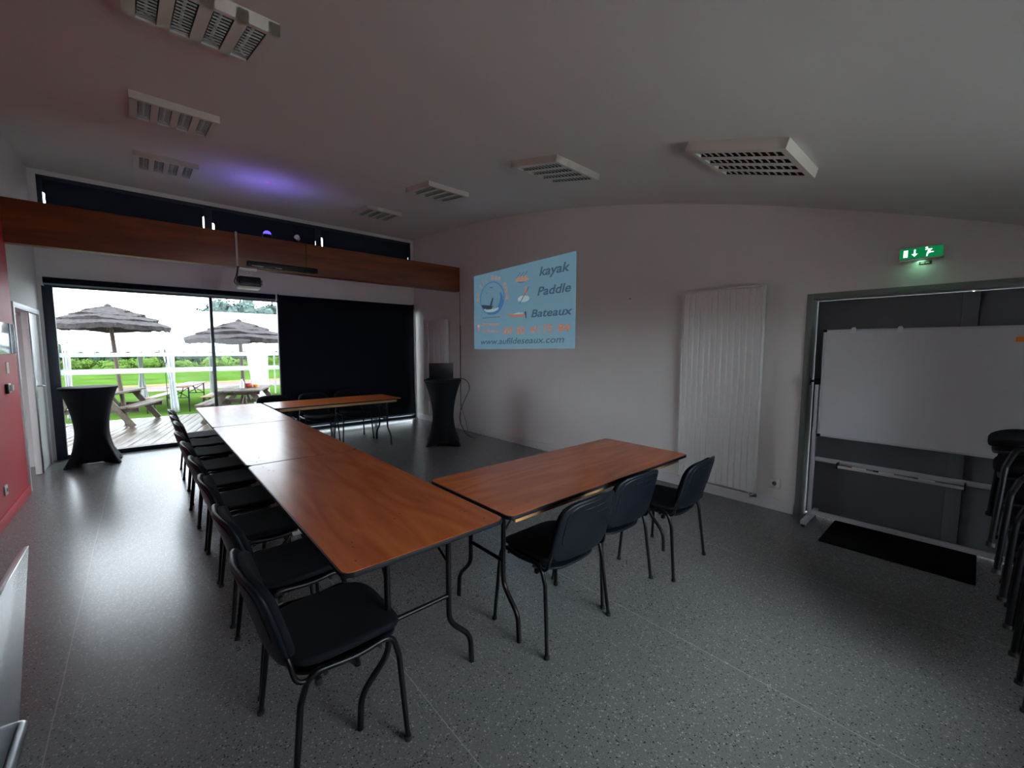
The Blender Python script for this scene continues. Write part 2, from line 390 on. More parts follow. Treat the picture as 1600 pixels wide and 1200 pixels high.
# rolled-up blind in its cassette over the clear panes
bl = thing('roller_blind', 'dark blue roller blind rolled up above the clear window panes', 'blind', (0, 0, 0))
G().tube([(-.94, 8.33, 2.455), (1.80, 8.33, 2.455)], .042, 20).build('blind_roll', 'navy_fabric', bl, smooth=True)
G().box(-.94, 1.80, 8.292, 8.312, 2.392, 2.415).build('bottom_bar', 'blind_bar', bl, bevel=.004)
for x in (-.955, 1.805): G().box(x, x+.02, 8.275, 8.399, 2.385, 2.505).build('end_bracket', 'white_metal', bl, bevel=.006)
# lowered blind
bl = thing('roller_blind', 'large navy roller blind lowered over the right half of the window', 'blind', (0, 0, 0))
G().tube([(1.86, 8.33, 2.455), (4.47, 8.33, 2.455)], .035, 16).build('blind_roll', 'navy_fabric', bl, smooth=True)
g = G(); nx, nz = 14, 10; vs = []; fs = []
for j in range(nz+1):
    for i in range(nx+1):
        x = 1.84+(4.465-1.84)*i/nx; z = .125+(2.49-.125)*j/nz
        vs.append((x, 8.293+.004*math.sin(i*.9)*(1-j/nz), z))
for j in range(nz):
    for i in range(nx): a = j*(nx+1)+i; fs.append((a, a+1, a+nx+2, a+nx+1))
o = g.add(vs, fs).build('blind_cloth', 'navy_fabric', bl, smooth=True)
o.modifiers.new('thickness', 'SOLIDIFY').thickness = .004
G().box(1.84, 4.465, 8.283, 8.303, .085, .125).build('bottom_bar', 'blind_bar', bl, bevel=.006)
G().tube([(4.495, 8.31, 2.40), (4.495, 8.31, .75), (4.505, 8.31, .30)], .004, 6).build('pull_chain', 'white_metal', bl)
for x in (1.835, 4.475): G().box(x, x+.018, 8.29, 8.399, 2.40, 2.505).build('end_bracket', 'navy_metal', bl, bevel=.004)

# ---------------------------------------------------------------- clerestory
cl = structure(link('window_2', None))
cm = [CX0, .91, 2.59, CX1]
g = G().box(CX0, CX0+.05, YW, YW+.08, CZ0, CZ1).box(CX1-.05, CX1, YW, YW+.08, CZ0, CZ1).box(CX0, CX1, YW, YW+.08, CZ1-.05, CZ1).box(CX0, CX1, YW, YW+.08, CZ0, CZ0+.05)
for x in cm[1:3]: g.box(x-.052, x+.052, YW, YW+.08, CZ0, CZ1)
g.build('window_frame', 'navy_metal', cl, bevel=.004)
for a, b in zip(cm, cm[1:]): G().box(a+.04, b-.04, YW+.04, YW+.046, CZ0+.05, CZ1-.05).build('pane', 'clear_glass', cl)
whr = ['at its left end', 'in its middle', 'at its right end']
for i, (a, b, gl, gr) in enumerate(((CX0, .91, (.020, 3.62), (.018, 3.66)), (.91, 2.59, (.026, 3.58), (.010, 3.56)), (2.59, CX1, (.022, 3.64), (.018, 3.53)))):
    bl = thing('roller_blind', 'dark navy blind closed over the high window band ' + whr[i], 'blind', (0, 0, 0), group='blinds of the high window band')
    x0, x1 = a+(.050 if i == 0 else .052), b-(.050 if i == 2 else .052)
    # cloth stops short of the frame below a certain height: narrow slits of daylight
    pts = [(x0, CZ1-.045), (x0, gl[1]), (x0+gl[0], gl[1]-.02), (x0+gl[0], CZ0+.055), (x1-gr[0], CZ0+.055), (x1-gr[0], gr[1]-.02), (x1, gr[1]), (x1, CZ1-.045)]
    G().prism(pts, YW+.006, YW+.012, axis=1).build('blind_cloth', 'clerestory_fabric', bl)
    G().box(x0+.02, x1-.02, YW-.004, YW+.02, CZ0+.05, CZ0+.085).build('bottom_bar', 'blind_bar', bl, bevel=.004)

# ---------------------------------------------------------------- timber beam and what hangs on it
beam = tag(G().box(XL+.0, XR, YBEAM, YBEAM+.14, 2.625, 3.072).build('timber_beam', 'beam_wood', bevel=.006), 'long reddish brown timber beam spanning the room before the windows', 'beam')
pj = thing('projector', 'small black projector hung from the timber beam on a white bracket', 'projector', (1.12, 6.60, 2.35))
body = G().box(-.13, .13, -.11, .11, .025, .155).build('body', 'black_plastic', pj, bevel=.022)
G().box(-.122, .122, -.102, .102, .0, .03).build('base_plate', 'white_metal', pj, bevel=.01)
G().lathe([(.030, 0), (.034, .004), (.034, .02), (.026, .02), (.020, .012)], 20).build('lens', 'lens_glass', body, smooth=True, loc=(.13, -.045, .09)).rotation_euler = (0, R(90), 0)
for k in range(5): G().box(-.10, .02, -.1115, -.1095, .055+k*.016, .062+k*.016).build('vent_slot', 'rubber', body)
G().box(-.05, .05, -.045, .045, .155, .165).tube([(0, 0, .165), (0, 0, .235)], .014, 10).tube([(0, 0, .17), (-.07, -.02, .255)], .008, 8).tube([(0, 0, .17), (.07, -.02, .255)], .008, 8).box(-.10, .10, -.03, .06, .250, .274).build('ceiling_bracket', 'white_metal', pj, bevel=.002)
cd = tag(G().box(.993, 1.017, YBEAM-.018, YBEAM, 2.64, 3.085).build('cable_conduit', 'cream_fitting', bevel=.003), 'thin cream cable conduit running down the beam beside the projector', 'conduit')
g = G().tube(fillet([(1.005, YBEAM-.012, 2.64), (.985, YBEAM-.03, 2.52), (.955, YBEAM-.03, 2.44), (.965, YBEAM-.03, 2.40), (1.00, YBEAM-.02, 2.395)], .06, 6), .006, 6)
g.tube(fillet([(1.012, YBEAM-.012, 2.64), (.99, YBEAM-.05, 2.50), (.985, YBEAM-.05, 2.445), (1.00, YBEAM-.04, 2.44)], .05, 6), .005, 6)
tag(g.build('projector_cable', 'black_plastic', smooth=True), 'black cables looping from the conduit into the projector', 'cable')
sb = thing('sound_bar', 'long black sound bar fixed low on the face of the beam', 'speaker', (0, 0, 0))
G().box(1.115, 2.00, YBEAM-.065, YBEAM, 2.655, 2.725).build('body', 'black_plastic', sb, bevel=.012)
for a, b in ((1.16, 1.30), (1.44, 1.52)): G().box(a, b, YBEAM-.067, YBEAM-.06, 2.659, 2.664).build('chrome_line', 'white_metal', sb)
for x in (1.25, 1.85): G().box(x, x+.05, YBEAM-.03, YBEAM-.002, 2.645, 2.658).build('bracket', 'steel_dark', sb)
# LED effect light on top of the beam
ld = thing('party_light', 'small black effect light glowing blue on top of the beam', 'lamp', (1.385, 6.68, 3.072))
G().lathe([(.055, 0), (.06, .01), (.06, .045), (.052, .055)], 20).build('base', 'black_plastic', ld, smooth=True)
G().lathe([(.050, .055), (.047, .075), (.034, .095), (.014, .105), (.004, .107)], 20).build('dome', 'led_blue', ld, smooth=True)
def spot(name, loc, color, watts, angle, blend, parent, size=.01):
    l = bpy.data.lights.new(name, 'SPOT'); l.color = color; l.energy = watts; l.spot_size = R(angle); l.spot_blend = blend; l.shadow_soft_size = size
    o = link(name, l, parent, loc); o.rotation_euler = (R(180), 0, 0); return o
spot('blue_beam', (.0, -.02, .125), (.22, .15, 1.), 6.5, 150, 1., ld, .02)
spot('red_beam', (.02, -.04, .125), (1., .02, .08), 9., 6.5, .6, ld, .002)
sp = thing('clip_spotlight', 'small pale clip spotlight perched on the top edge of the beam', 'lamp', (1.79, 6.66, 3.072))
G().lathe([(.022, 0), (.026, .005), (.034, .05), (.036, .055), (.03, .055)], 16).build('head', 'white_metal', sp, smooth=True, loc=(-.02, -.03, .05)).rotation_euler = (R(70), 0, R(-40))
G().box(-.02, .02, -.04, .02, 0, .018).tube([(0, 0, .01), (-.005, -.005, .055)], .008, 8).build('clip', 'black_plastic', sp, bevel=.003)
G().tube([(.03, 0, .012), (.07, .01, .012), (.07, -.052, .0), (.07, -.052, -.36)], .004, 6).build('cord', 'black_plastic', sp)

# ---------------------------------------------------------------- ceiling lights
def make_light():
    root = link('ceiling_light', None); W = .60; H = .058
    g = G(); s = .052; ww = (W-5*s)/4                       # 5 pale bands, 4 louvred slots
    for k in range(5): x = -W/2+k*(s+ww); g.box(x, x+s, -W/2, W/2, -H, -.008)
    g.box(-W/2, W/2, -W/2, -W/2+.04, -H, -.008).box(-W/2, W/2, W/2-.04, W/2, -H, -.008).box(-W/2, W/2, -W/2, W/2, -.008, 0)
    g.build('housing', 'lamp_white', root)
    L0 = W/2-.04
    blade = G().box(-ww/2+.006, ww/2-.006, -.002, .002, -.007, 0).mesh('blade', 'louvre_alu')
    for k in range(4):
        cx = -W/2+s+ww/2+k*(s+ww)
        g = G(); m = 8; vs = []; fs = []
        for i in range(m+1):
            a = math.pi*i/m; x = -math.cos(a)*(ww/2-.001); z = -H+.003+math.sin(a)*.042
            vs += [(cx+x, -L0, z), (cx+x, L0, z)]
        for i in range(m): fs.append((2*i, 2*i+1, 2*i+3, 2*i+2))
        rf = g.add(vs, fs).build('reflector', 'reflector_alu', root, smooth=True)
        G().tube([(cx, -L0+.01, -.024), (cx, L0-.01, -.024)], .007, 10).build('fluorescent_tube', 'tube_glass', root, smooth=True)
        for y in (-L0, L0): G().box(cx-ww/2+.002, cx+ww/2-.002, y-.002, y+.002, -H+.002, -.014).build('end_plate', 'white_metal', root)
        for j in range(11):
            o = link('blade', blade, rf, (cx, -L0+(j+1)*2*L0/12, -H+.009))
    return root
lights = [(0.315, 1.06, None), (0.315, 2.76, 'ceiling light over the near left, cut by the top edge of the picture'), (0.33, 4.93, 'ceiling light with four louvres, middle one of the left row of lights'),
          (0.345, 6.86, 'ceiling light with four louvres above the left end of the beam'), (3.06, 6.86, 'ceiling light farthest away in the right row, close above the beam'),
          (3.04, 4.93, 'ceiling light above the projected picture, second from the beam in the right row'), (3.03, 2.80, 'ceiling light with green-tinged side, third from the beam in the right row'),
          (3.01, 1.06, 'large looking ceiling light in the right row, nearest the exit sign')]
proto = make_light(); first = True
for x, y, lab in lights:
    if lab is None: continue
    if 'green' in lab: lab = 'square ceiling light over the far end of the right-hand table, third from the beam'
    o = proto if first else copy_tree(proto); first = False
    sl = (ceil_z(y+.1)-ceil_z(y-.1))/.2
    o.location = (x, y, ceil_z(y)-.002); o.rotation_euler = (math.atan(sl), 0, 0)
    tag(o, lab, 'ceiling light', 'louvred ceiling lights')

# ---------------------------------------------------------------- tables
TL, TW, TH = 1.826, .763, .760
def make_table():
    """long side along X, origin on the floor under the centre"""
    root = link('folding_table', None); hx, hy = TL/2, TW/2
    G().prism(roundrect(-hx, hx, -hy, hy, .045), TH-.020, TH-.0015).build('edge_band', 'black_edge', root, bevel=.003)
    top = G().prism(roundrect(-hx+.006, hx-.006, -hy+.006, hy-.006, .040), TH-.0015, TH).build('tabletop', 'table_veneer', root)
    g = G()
    for sx in (-1, 1):
        for cx, cy in ((.20, .28), (.235, .27), (.20, -.28), (.235, -.27), (.36, .02), (.40, -.02), (.08, .30), (.08, -.30)):
            x = sx*(hx-cx)+random.uniform(-.01, .01); y = cy+random.uniform(-.01, .01)
            g.lathe([(.005, TH-.0004), (.005, TH+.0006)], 8, (x, y, 0))
    g.build('bolt_heads', 'black_tube', top)
    for y in (-hy+.055, hy-.055): G().box(-hx+.07, hx-.07, y-.014, y+.014, TH-.058, TH-.020).build('batten', 'batten_wood', root, bevel=.002)
    for sx in (-1, 1): G().box(sx*(hx-.085)-.014, sx*(hx-.085)+.014, -hy+.07, hy-.07, TH-.050, TH-.020).build('end_batten', 'batten_wood', root, bevel=.002)
    for sx in (-1, 1):
        x = sx*(hx-.15)
        for sy in (-1, 1):
            pts = [(x, sy*.152, TH-.022), (x, sy*.152, .27), (x, sy*.275, .145), (x, sy*.283, .0)]
            G().tube(fillet(pts, .05), .0135, 12).build('leg', 'black_tube', root, smooth=True)
        G().tube([(x, -.152, .402), (x, .152, .402)], .011, 10).build('crossbar', 'black_tube', root, smooth=True)
        G().tube([(x, -.19, TH-.028), (x, .19, TH-.028)], .010, 8).build('hinge_bar', 'black_tube', root, smooth=True)
        for sy in (-1, 1):
            G().tube(fillet([(x, sy*.152, .56), (x-sx*.12, sy*.13, .66), (x-sx*.30, sy*.10, TH-.03)], .05, 4), .0065, 8).build('folding_brace', 'black_tube', root, smooth=True)
    return root
tproto = make_table(); X0, X1 = .49, 1.253; Y0 = 1.452
tabs = [((X0+X1)/2, Y0+TL/2, 90, 'wooden folding table nearest the camera in the long row of three'),
        ((X0+X1)/2, Y0+TL*1.5+.006, 90, 'wooden folding table in the middle of the long row of three'),
        ((X0+X1)/2, Y0+TL*2.5+.012, 90, 'wooden folding table at the far end of the long row, by the window'),
        (X1+.022+TL/2, Y0+TW/2-.006, 0, 'wooden folding table reaching right towards the ribbed radiator, with three chairs'),
        (X1+.022+TL/2, Y0+TL*3-TW/2+.012, 0, 'dark wooden folding table standing in front of the lowered navy blind')]
for i, (x, y, a, lab) in enumerate(tabs):
    o = tproto if i == 0 else copy_tree(tproto)
    o.location = (x, y, 0); o.rotation_euler = (0, 0, R(a)); tag(o, lab, 'table', 'wooden folding tables set in a U')

# ---------------------------------------------------------------- chairs
def make_chair():
    """faces +Y, origin on the floor between the feet"""
    root = link('stacking_chair', None)
    def seat(u, v, wv):
        y = v+.035; k = max(0, (v-.10)/.115); kb = max(0, (-v-.12)/.1)
        return (u, y, .462+wv-.020*k*k+.012*kb*kb+.010*(abs(u)/.21)**3-.006)
    G().pad(.212, .215, 4.2, seat, .035).build('seat', 'seat_fabric', root, smooth=True)
    G().pad(.205, .205, 4.2, lambda u, v, wv: (u, v+.03, .428+wv-.016*max(0, (v-.1)/.105)**2-.016*(1-(u/.23)**2)), .020).build('seat_shell', 'chair_shell', root, smooth=True)
    def back(off):
        def f(u, v, wv):
            t = (v+.17)/.34; hw = 1-.07*max(0, t-.45)
            return (u*hw, -.205-.085*t+.055*(u/.225)**2*.7+off+wv, .478+.335*t-.012*(u/.225)**2*t)
        return f
    def flip(f): return lambda u, v, wv: f(u, v, wv)
    sh = G().pad(.232, .172, 5., flip(back(-.014)), .020).build('back_shell', 'chair_shell', root, smooth=True)
    G().pad(.215, .157, 4.6, flip(back(.012)), .034).build('backrest', 'seat_fabric', root, smooth=True)
    f = back(-.0225)
    rim = [f(.19*math.copysign(abs(math.cos(a))**.42, math.cos(a)), .03+.12*math.copysign(abs(math.sin(a))**.42, math.sin(a)), 0) for a in [math.pi*(-.15+1.3*i/30) for i in range(31)]]
    G().tube(rim, .004, 6).build('moulded_rim', 'chair_shell', sh, smooth=True)
    for a, b, v in ((-.10, .12, .115), (.02, .12, .075)):
        G().tube([f(a+(b-a)*i/6, v, 0) for i in range(7)], .0016, 5).build('moulded_line', 'steel_dark', sh)
    for sx in (-1, 1):
        rail = fillet([(sx*.238, -.165, .36), (sx*.242, -.135, .462), (sx*.244, .03, .444), (sx*.242, .165, .462), (sx*.238, .195, .36)], .05, 6)
        G().tube(rail, .0115, 10).build('side_rail', 'black_tube', root, smooth=True)
        for y0, y1 in ((-.165, -.205), (.195, .215)):
            lg = G().tube([(sx*.238, y0, .362), (sx*.262, y1, .0)], .0115, 10, r2=.0105).build('leg', 'black_tube', root, smooth=True)
            G().tube([(sx*.2608, y1-(y1-y0)*.05, .018), (sx*.2625, y1, .0)], .0145, 10).build('foot_cap', 'rubber', lg, smooth=True)
        G().tube(fillet([(sx*.235, -.06, .45), (sx*.238, -.175, .432), (sx*.226, -.190, .52), (sx*.20, -.205, .57)], .05, 5), .009, 8).build('back_support', 'black_tube', root, smooth=True)
        G().box(sx*.238-.012, sx*.238+.012, -.115, -.095, .405, .43).build('linking_clip', 'black_plastic', root, bevel=.003)
    G().tube([(-.24, .12, .432), (.24, .12, .432)], .008, 8).build('front_stretcher', 'black_tube', root, smooth=True)
    G().tube([(-.24, -.08, .432), (.24, -.08, .432)], .008, 8).build('rear_stretcher', 'black_tube', root, smooth=True)
    return root
cproto = make_chair(); cfirst = True
tagmesh = G().box(-.034, .034, -.0008, .0008, -.018, .018).mesh('seat_tag', 'socket_white')
def chair(x, y, rz, lab, group, tagged=False, z=0., tilt=0.):
    global cfirst
    o = cproto if cfirst else copy_tree(cproto); cfirst = False
    o.location = (x, y, z); o.rotation_euler = (tilt, 0, R(rz)); tag(o, lab, 'chair', group)
    return o
grp = 'chairs along the left side of the long row'
ords = ['nearest the camera, at the near end of the long table row', 'second from the near end of the long table row', 'third from the near end of the long table row', 'fourth from the near end of the long table row',
        'fifth from the near end of the long table row', 'sixth from the near end, fourth from the window end of the row', 'third from the window end of the long table row', 'second from the window end of the long table row', 'last at the window end of the long table row']
jit = [(0, 0), (.01, 1.5), (.005, -1), (0, 1), (-.01, 0), (-.02, 2), (.0, -1), (-.005, 1), (-.005, 0)]
tagged = []
for i, y in enumerate((1.692, 2.305, 2.95, 3.54, 4.15, 4.72, 5.38, 5.93, 6.49)):
    o = chair(.500+jit[i][0], y, -90+jit[i][1], 'black padded chair ' + ords[i], grp)
    if i in (2, 3, 4, 6): tagged.append(o)
chair(1.710, 1.565, 0, 'black padded chair at the near end of the right-hand table, seen from behind', 'chairs at the right-hand table')
chair(2.268, 1.618, -2, 'black padded chair in the middle of three at the right-hand table', 'chairs at the right-hand table')
chair(2.853, 1.500, 3, 'black padded chair nearest the ribbed radiator at the right-hand table', 'chairs at the right-hand table')
for x, lab in ((1.50, 'black padded chair behind the far table, its back showing against the bright window'), (2.10, 'dark chair behind the middle of the far table, before the blind'), (2.67, 'dark chair behind the right part of the far table, before the blind')):
    chair(x, 7.14, 180, lab, 'chairs behind the far table')
onm = ['bottom', 'second from the bottom', 'third from the bottom', 'fourth', 'fifth', 'second from the top', 'topmost']
for k in range(7):
    chair(3.04, -.44+k*.024, 0, 'black chair in the stack at the right edge, ' + (onm[k] if k not in (3, 4) else onm[k] + ' from the bottom'), 'stacked chairs at the right edge', z=k*.116)
for o in tagged:                                            # pale paper tags on the front edge of some seats
    t = link('seat_tag', tagmesh, o, (.258, .15, .452)); t.rotation_euler = (R(50), 0, R(-90))

# ---------------------------------------------------------------- cocktail tables
def cocktail(loc, rz, Rt, H, lab):
    root = thing('cocktail_table', lab, 'table', loc, rz)
    foot = .37; n = 72; m = 30; vs = []; fs = []
    for j in range(m+1):
        t = j/m
        rr = .170+(Rt-.170)*max(0, (t-.42)/.58)**1.9
        for i in range(n):
            a = 2*math.pi*i/n; c = abs(math.cos(2*(a-math.pi/4)))**6 * (1 if math.cos(4*(a-math.pi/4)) > 0 else 0)
            q = max(0, (.42-t)/.42)
            rb = .170+(.250-.170)*q**1.5; rc = .170+(foot-.170)*q**1.55
            r = rr if t >= .42 else rb*(1-c)+rc*c
            z = t*H+(1-c)*.050*q**3+.004
            vs.append((r*math.cos(a), r*math.sin(a), z))
    for j in range(m):
        for i in range(n): fs.append((j*n+i, j*n+(i+1) % n, (j+1)*n+(i+1) % n, (j+1)*n+i))
    o = G().add(vs, fs).build('stretch_cover', 'stretch_cloth', root, smooth=True)
    G().lathe([(Rt-.012, H-.03), (Rt+.001, H-.02), (Rt+.001, H+.002), (Rt-.006, H+.006), (.01, H+.006)], 48).build('tabletop', 'stretch_cloth', root, smooth=True)
    for k in range(4):
        a = math.pi/4+k*math.pi/2
        G().tube([(foot*.55*math.cos(a), foot*.55*math.sin(a), .03), ((foot-.01)*math.cos(a), (foot-.01)*math.sin(a), .014)], .013, 8).build('foot', 'black_plastic', root, smooth=True)
    return root
cocktail((-.565, 7.90, 0), R(0), .290, 1.035, 'tall cocktail table in a black stretch cover, in front of the glass')
cocktail((3.63, 5.79, 0), R(-32), .300, 1.052, 'tall cocktail table in a black stretch cover with a laptop on it')
lp = thing('laptop', 'open black laptop on the tall table, its lid turned to the camera', 'laptop', (3.60, 5.78, 1.060), R(-33))
G().box(-.19, .19, -.10, .14, 0, .018).build('base', 'black_plastic', lp, bevel=.005)
scn = G().box(-.19, .19, -.006, .006, 0, .255).build('screen_lid', 'black_plastic', lp, bevel=.004, loc=(0, -.10, .016)); scn.rotation_euler = (R(8), 0, 0)
G().box(-.16, .16, .0, .10, .018, .0195).build('keyboard', 'rubber', lp)
G().lathe([(.03, 0), (.034, .005), (.034, .02), (.02, .028)], 14).build('puck', 'black_plastic', None, smooth=True, loc=(3.42, 5.88, 1.058))
tag(bpy.data.objects['puck'], 'small black computer mouse left of the laptop', 'mouse'); bpy.data.objects['puck'].name = 'computer_mouse'
tag(G().tube(fillet([(3.78, 5.68, 1.07), (3.94, 5.60, 1.075), (4.05, 5.60, .93), (3.93, 5.72, .55), (3.95, 5.80, .35), (4.05, 5.75, .10), (4.20, 5.70, .012), (4.53, 5.95, .012)], .12, 6), .006, 6).build('laptop_cable', 'black_plastic', smooth=True), 'thin black cable hanging from the laptop table to the floor', 'cable')
tag(G().tube(fillet([(XR-.008, 6.60, 2.0), (XR-.008, 6.60, .45), (XR-.04, 6.40, .2), (4.42, 6.20, .012), (4.2, 6.0, .012)], .1, 5), .004, 6).build('wall_cable', 'black_plastic', smooth=True), 'thin dark cable running down the wall joint under the beam end', 'cable')

# ---------------------------------------------------------------- projected picture on the right wall, its light built as glowing plates
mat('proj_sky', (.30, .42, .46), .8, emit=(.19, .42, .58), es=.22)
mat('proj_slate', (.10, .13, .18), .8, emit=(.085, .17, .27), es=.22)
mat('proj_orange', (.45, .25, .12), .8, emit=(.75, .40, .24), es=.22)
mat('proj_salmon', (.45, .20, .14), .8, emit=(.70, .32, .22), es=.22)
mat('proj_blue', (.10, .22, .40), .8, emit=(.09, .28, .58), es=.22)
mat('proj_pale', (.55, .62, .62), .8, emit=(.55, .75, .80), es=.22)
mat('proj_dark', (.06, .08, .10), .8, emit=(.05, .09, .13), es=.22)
PU, PX = 6.165, XR-.004
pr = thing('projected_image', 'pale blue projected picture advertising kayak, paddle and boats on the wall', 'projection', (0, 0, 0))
def pw(u, z, d=0.): return (PX-d, PU-u, z)
def flat(name, pts, m, d, parent=None):
    vs = [pw(u, z, d) for u, z in pts]; k = len(vs); vs += [pw(u, z, d-.0006) for u, z in pts]
    return G().add(vs, [tuple(range(k)), tuple(range(k, 2*k))[::-1]] + [(i, (i+1) % k, k+(i+1) % k, k+i) for i in range(k)]).build(name, m, parent or pr)
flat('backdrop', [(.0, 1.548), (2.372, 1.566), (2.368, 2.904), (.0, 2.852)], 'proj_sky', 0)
def words(body, u0, z0, u1, hgt, m, name='lettering', shear=.22, bold=.02, z1=None, ref='x'):
    me = text_mesh(body, shear, bold); xs = [v.co.x for v in me.vertices]; a, b = min(xs), max(xs)
    sx = (u1-u0)/(b-a); sy = hgt; rise = 0 if z1 is None else (z1-z0)
    for v in me.vertices:
        t = (v.co.x-a)*sx; v.co = Vector(pw(u0+t, z0+v.co.y*sy+rise*t/(u1-u0), .0015))
    me.materials.clear(); me.materials.append(MATS[m]); return link(name, me, pr)
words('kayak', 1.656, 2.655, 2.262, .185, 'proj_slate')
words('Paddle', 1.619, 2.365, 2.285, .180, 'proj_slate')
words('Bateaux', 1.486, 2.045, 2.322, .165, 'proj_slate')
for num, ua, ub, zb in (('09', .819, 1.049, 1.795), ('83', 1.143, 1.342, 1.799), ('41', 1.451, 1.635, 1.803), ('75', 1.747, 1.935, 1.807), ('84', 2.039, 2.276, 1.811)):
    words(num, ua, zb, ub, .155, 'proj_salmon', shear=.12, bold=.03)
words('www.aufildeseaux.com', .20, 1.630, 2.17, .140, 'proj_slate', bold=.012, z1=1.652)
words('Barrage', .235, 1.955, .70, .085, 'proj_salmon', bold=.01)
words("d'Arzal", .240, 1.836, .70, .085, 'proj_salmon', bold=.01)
# arched lettering over the emblem
def arch(body, cu, cz, rad, a0, a1, size):
    k = len(body)
    for i, ch in enumerate(body):
        if ch == ' ': continue
        a = R(a0+(a1-a0)*i/(k-1)); me = text_mesh(ch, 0, .025, 'CENTER')
        ca, sa = math.cos(a-math.pi/2), math.sin(a-math.pi/2)
        for v in me.vertices:
            x, y = v.co.x*size, v.co.y*size
            v.co = Vector(pw(cu+rad*math.cos(a)+x*ca-y*sa, cz+(rad*math.sin(a)+x*sa+y*ca)*.86, .0015))
        me.materials.clear(); me.materials.append(MATS['proj_orange']); link('lettering', me, pr)
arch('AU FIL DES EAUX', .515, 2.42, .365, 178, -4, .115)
def ell(cu, cz, ru, rz, a0=0, a1=360, n=28): return [(cu+ru*math.cos(R(a0+(a1-a0)*i/n)), cz+rz*math.sin(R(a0+(a1-a0)*i/n))) for i in range(n+(a1-a0 < 360))]
def ring(cu, cz, r0, r1, a0, a1, m, sq=.84):
    n = 36; o = ell(cu, cz, r1, r1*sq, a0, a1, n); i = ell(cu, cz, r0, r0*sq, a0, a1, n)
    if a1-a0 >= 360: o.append(o[0]); i.append(i[0])
    g = G()
    for k in range(len(o)-1):
        q = [pw(*p, .0015) for p in (o[k], o[k+1], i[k+1], i[k])]; g.add(q, [(0, 1, 2, 3)])
    return g.build('emblem_ring', m, pr)
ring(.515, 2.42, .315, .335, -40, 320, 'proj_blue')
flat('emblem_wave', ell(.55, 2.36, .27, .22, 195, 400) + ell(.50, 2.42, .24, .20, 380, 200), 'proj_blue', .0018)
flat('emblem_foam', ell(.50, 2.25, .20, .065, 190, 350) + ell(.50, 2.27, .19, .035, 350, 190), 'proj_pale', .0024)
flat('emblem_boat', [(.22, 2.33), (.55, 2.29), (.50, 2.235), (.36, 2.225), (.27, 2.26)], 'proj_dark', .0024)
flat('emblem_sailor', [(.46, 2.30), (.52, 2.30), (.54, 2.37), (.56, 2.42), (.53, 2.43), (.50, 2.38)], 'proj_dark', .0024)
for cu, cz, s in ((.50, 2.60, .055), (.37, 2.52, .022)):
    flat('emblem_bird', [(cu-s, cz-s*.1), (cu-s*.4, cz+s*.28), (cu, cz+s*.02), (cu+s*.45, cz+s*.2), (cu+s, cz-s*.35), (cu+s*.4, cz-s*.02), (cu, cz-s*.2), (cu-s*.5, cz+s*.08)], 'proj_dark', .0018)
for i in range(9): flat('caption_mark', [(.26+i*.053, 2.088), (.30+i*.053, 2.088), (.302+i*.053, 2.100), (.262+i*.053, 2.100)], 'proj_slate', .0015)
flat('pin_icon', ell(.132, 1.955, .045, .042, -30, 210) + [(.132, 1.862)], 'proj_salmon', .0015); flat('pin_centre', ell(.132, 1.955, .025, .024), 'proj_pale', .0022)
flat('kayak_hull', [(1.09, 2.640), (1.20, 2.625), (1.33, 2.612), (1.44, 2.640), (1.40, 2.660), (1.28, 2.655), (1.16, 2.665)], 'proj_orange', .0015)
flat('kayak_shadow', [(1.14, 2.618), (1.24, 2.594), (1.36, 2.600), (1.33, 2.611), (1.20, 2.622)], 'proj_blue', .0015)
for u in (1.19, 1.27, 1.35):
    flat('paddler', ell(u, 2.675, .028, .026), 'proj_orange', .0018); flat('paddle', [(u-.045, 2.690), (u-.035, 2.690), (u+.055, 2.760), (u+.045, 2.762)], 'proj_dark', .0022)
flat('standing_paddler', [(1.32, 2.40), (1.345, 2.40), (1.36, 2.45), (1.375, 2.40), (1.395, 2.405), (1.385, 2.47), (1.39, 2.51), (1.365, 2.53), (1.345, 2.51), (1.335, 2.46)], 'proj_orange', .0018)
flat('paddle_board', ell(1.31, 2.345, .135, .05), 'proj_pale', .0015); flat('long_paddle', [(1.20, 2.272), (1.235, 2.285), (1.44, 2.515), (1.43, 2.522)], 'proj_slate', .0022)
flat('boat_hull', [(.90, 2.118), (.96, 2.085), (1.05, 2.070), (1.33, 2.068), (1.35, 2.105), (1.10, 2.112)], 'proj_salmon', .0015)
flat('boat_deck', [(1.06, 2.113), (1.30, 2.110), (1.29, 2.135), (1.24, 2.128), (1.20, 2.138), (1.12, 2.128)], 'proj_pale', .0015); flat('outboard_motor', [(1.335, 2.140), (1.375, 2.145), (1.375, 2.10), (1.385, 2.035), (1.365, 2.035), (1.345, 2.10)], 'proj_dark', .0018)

# ---------------------------------------------------------------- radiators, sockets, exit sign
rd = thing('ribbed_radiator', 'tall white ribbed panel radiator on the wall left of the grey door', 'radiator', (0, 0, 0))
RY0, RY1, RZ0, RZ1 = 1.412, 2.213, .125, 2.178
G().box(XR-.075, XR-.03, RY0+.012, RY1-.012, RZ0+.012, RZ1-.012).build('body', 'white_metal', rd)
G().box(XR-.088, XR-.025, RY0, RY0+.012, RZ0, RZ1).build('side_panel', 'white_metal', rd, bevel=.003); G().box(XR-.088, XR-.025, RY1-.012, RY1, RZ0, RZ1).build('side_panel', 'white_metal', rd, bevel=.003)
G().box(XR-.088, XR-.025, RY0+.012, RY1-.012, RZ1-.012, RZ1).build('top_grille', 'white_metal', rd, bevel=.003)
nr = 13; pw_ = (RY1-RY0-.03)/nr
rib = G().prism([(-.030, -pw_/2+.002), (-.012, -pw_/2+.009), (-.012, pw_/2-.009), (-.030, pw_/2-.002), (0, pw_/2-.002), (0, -pw_/2+.002)], 0, 1)
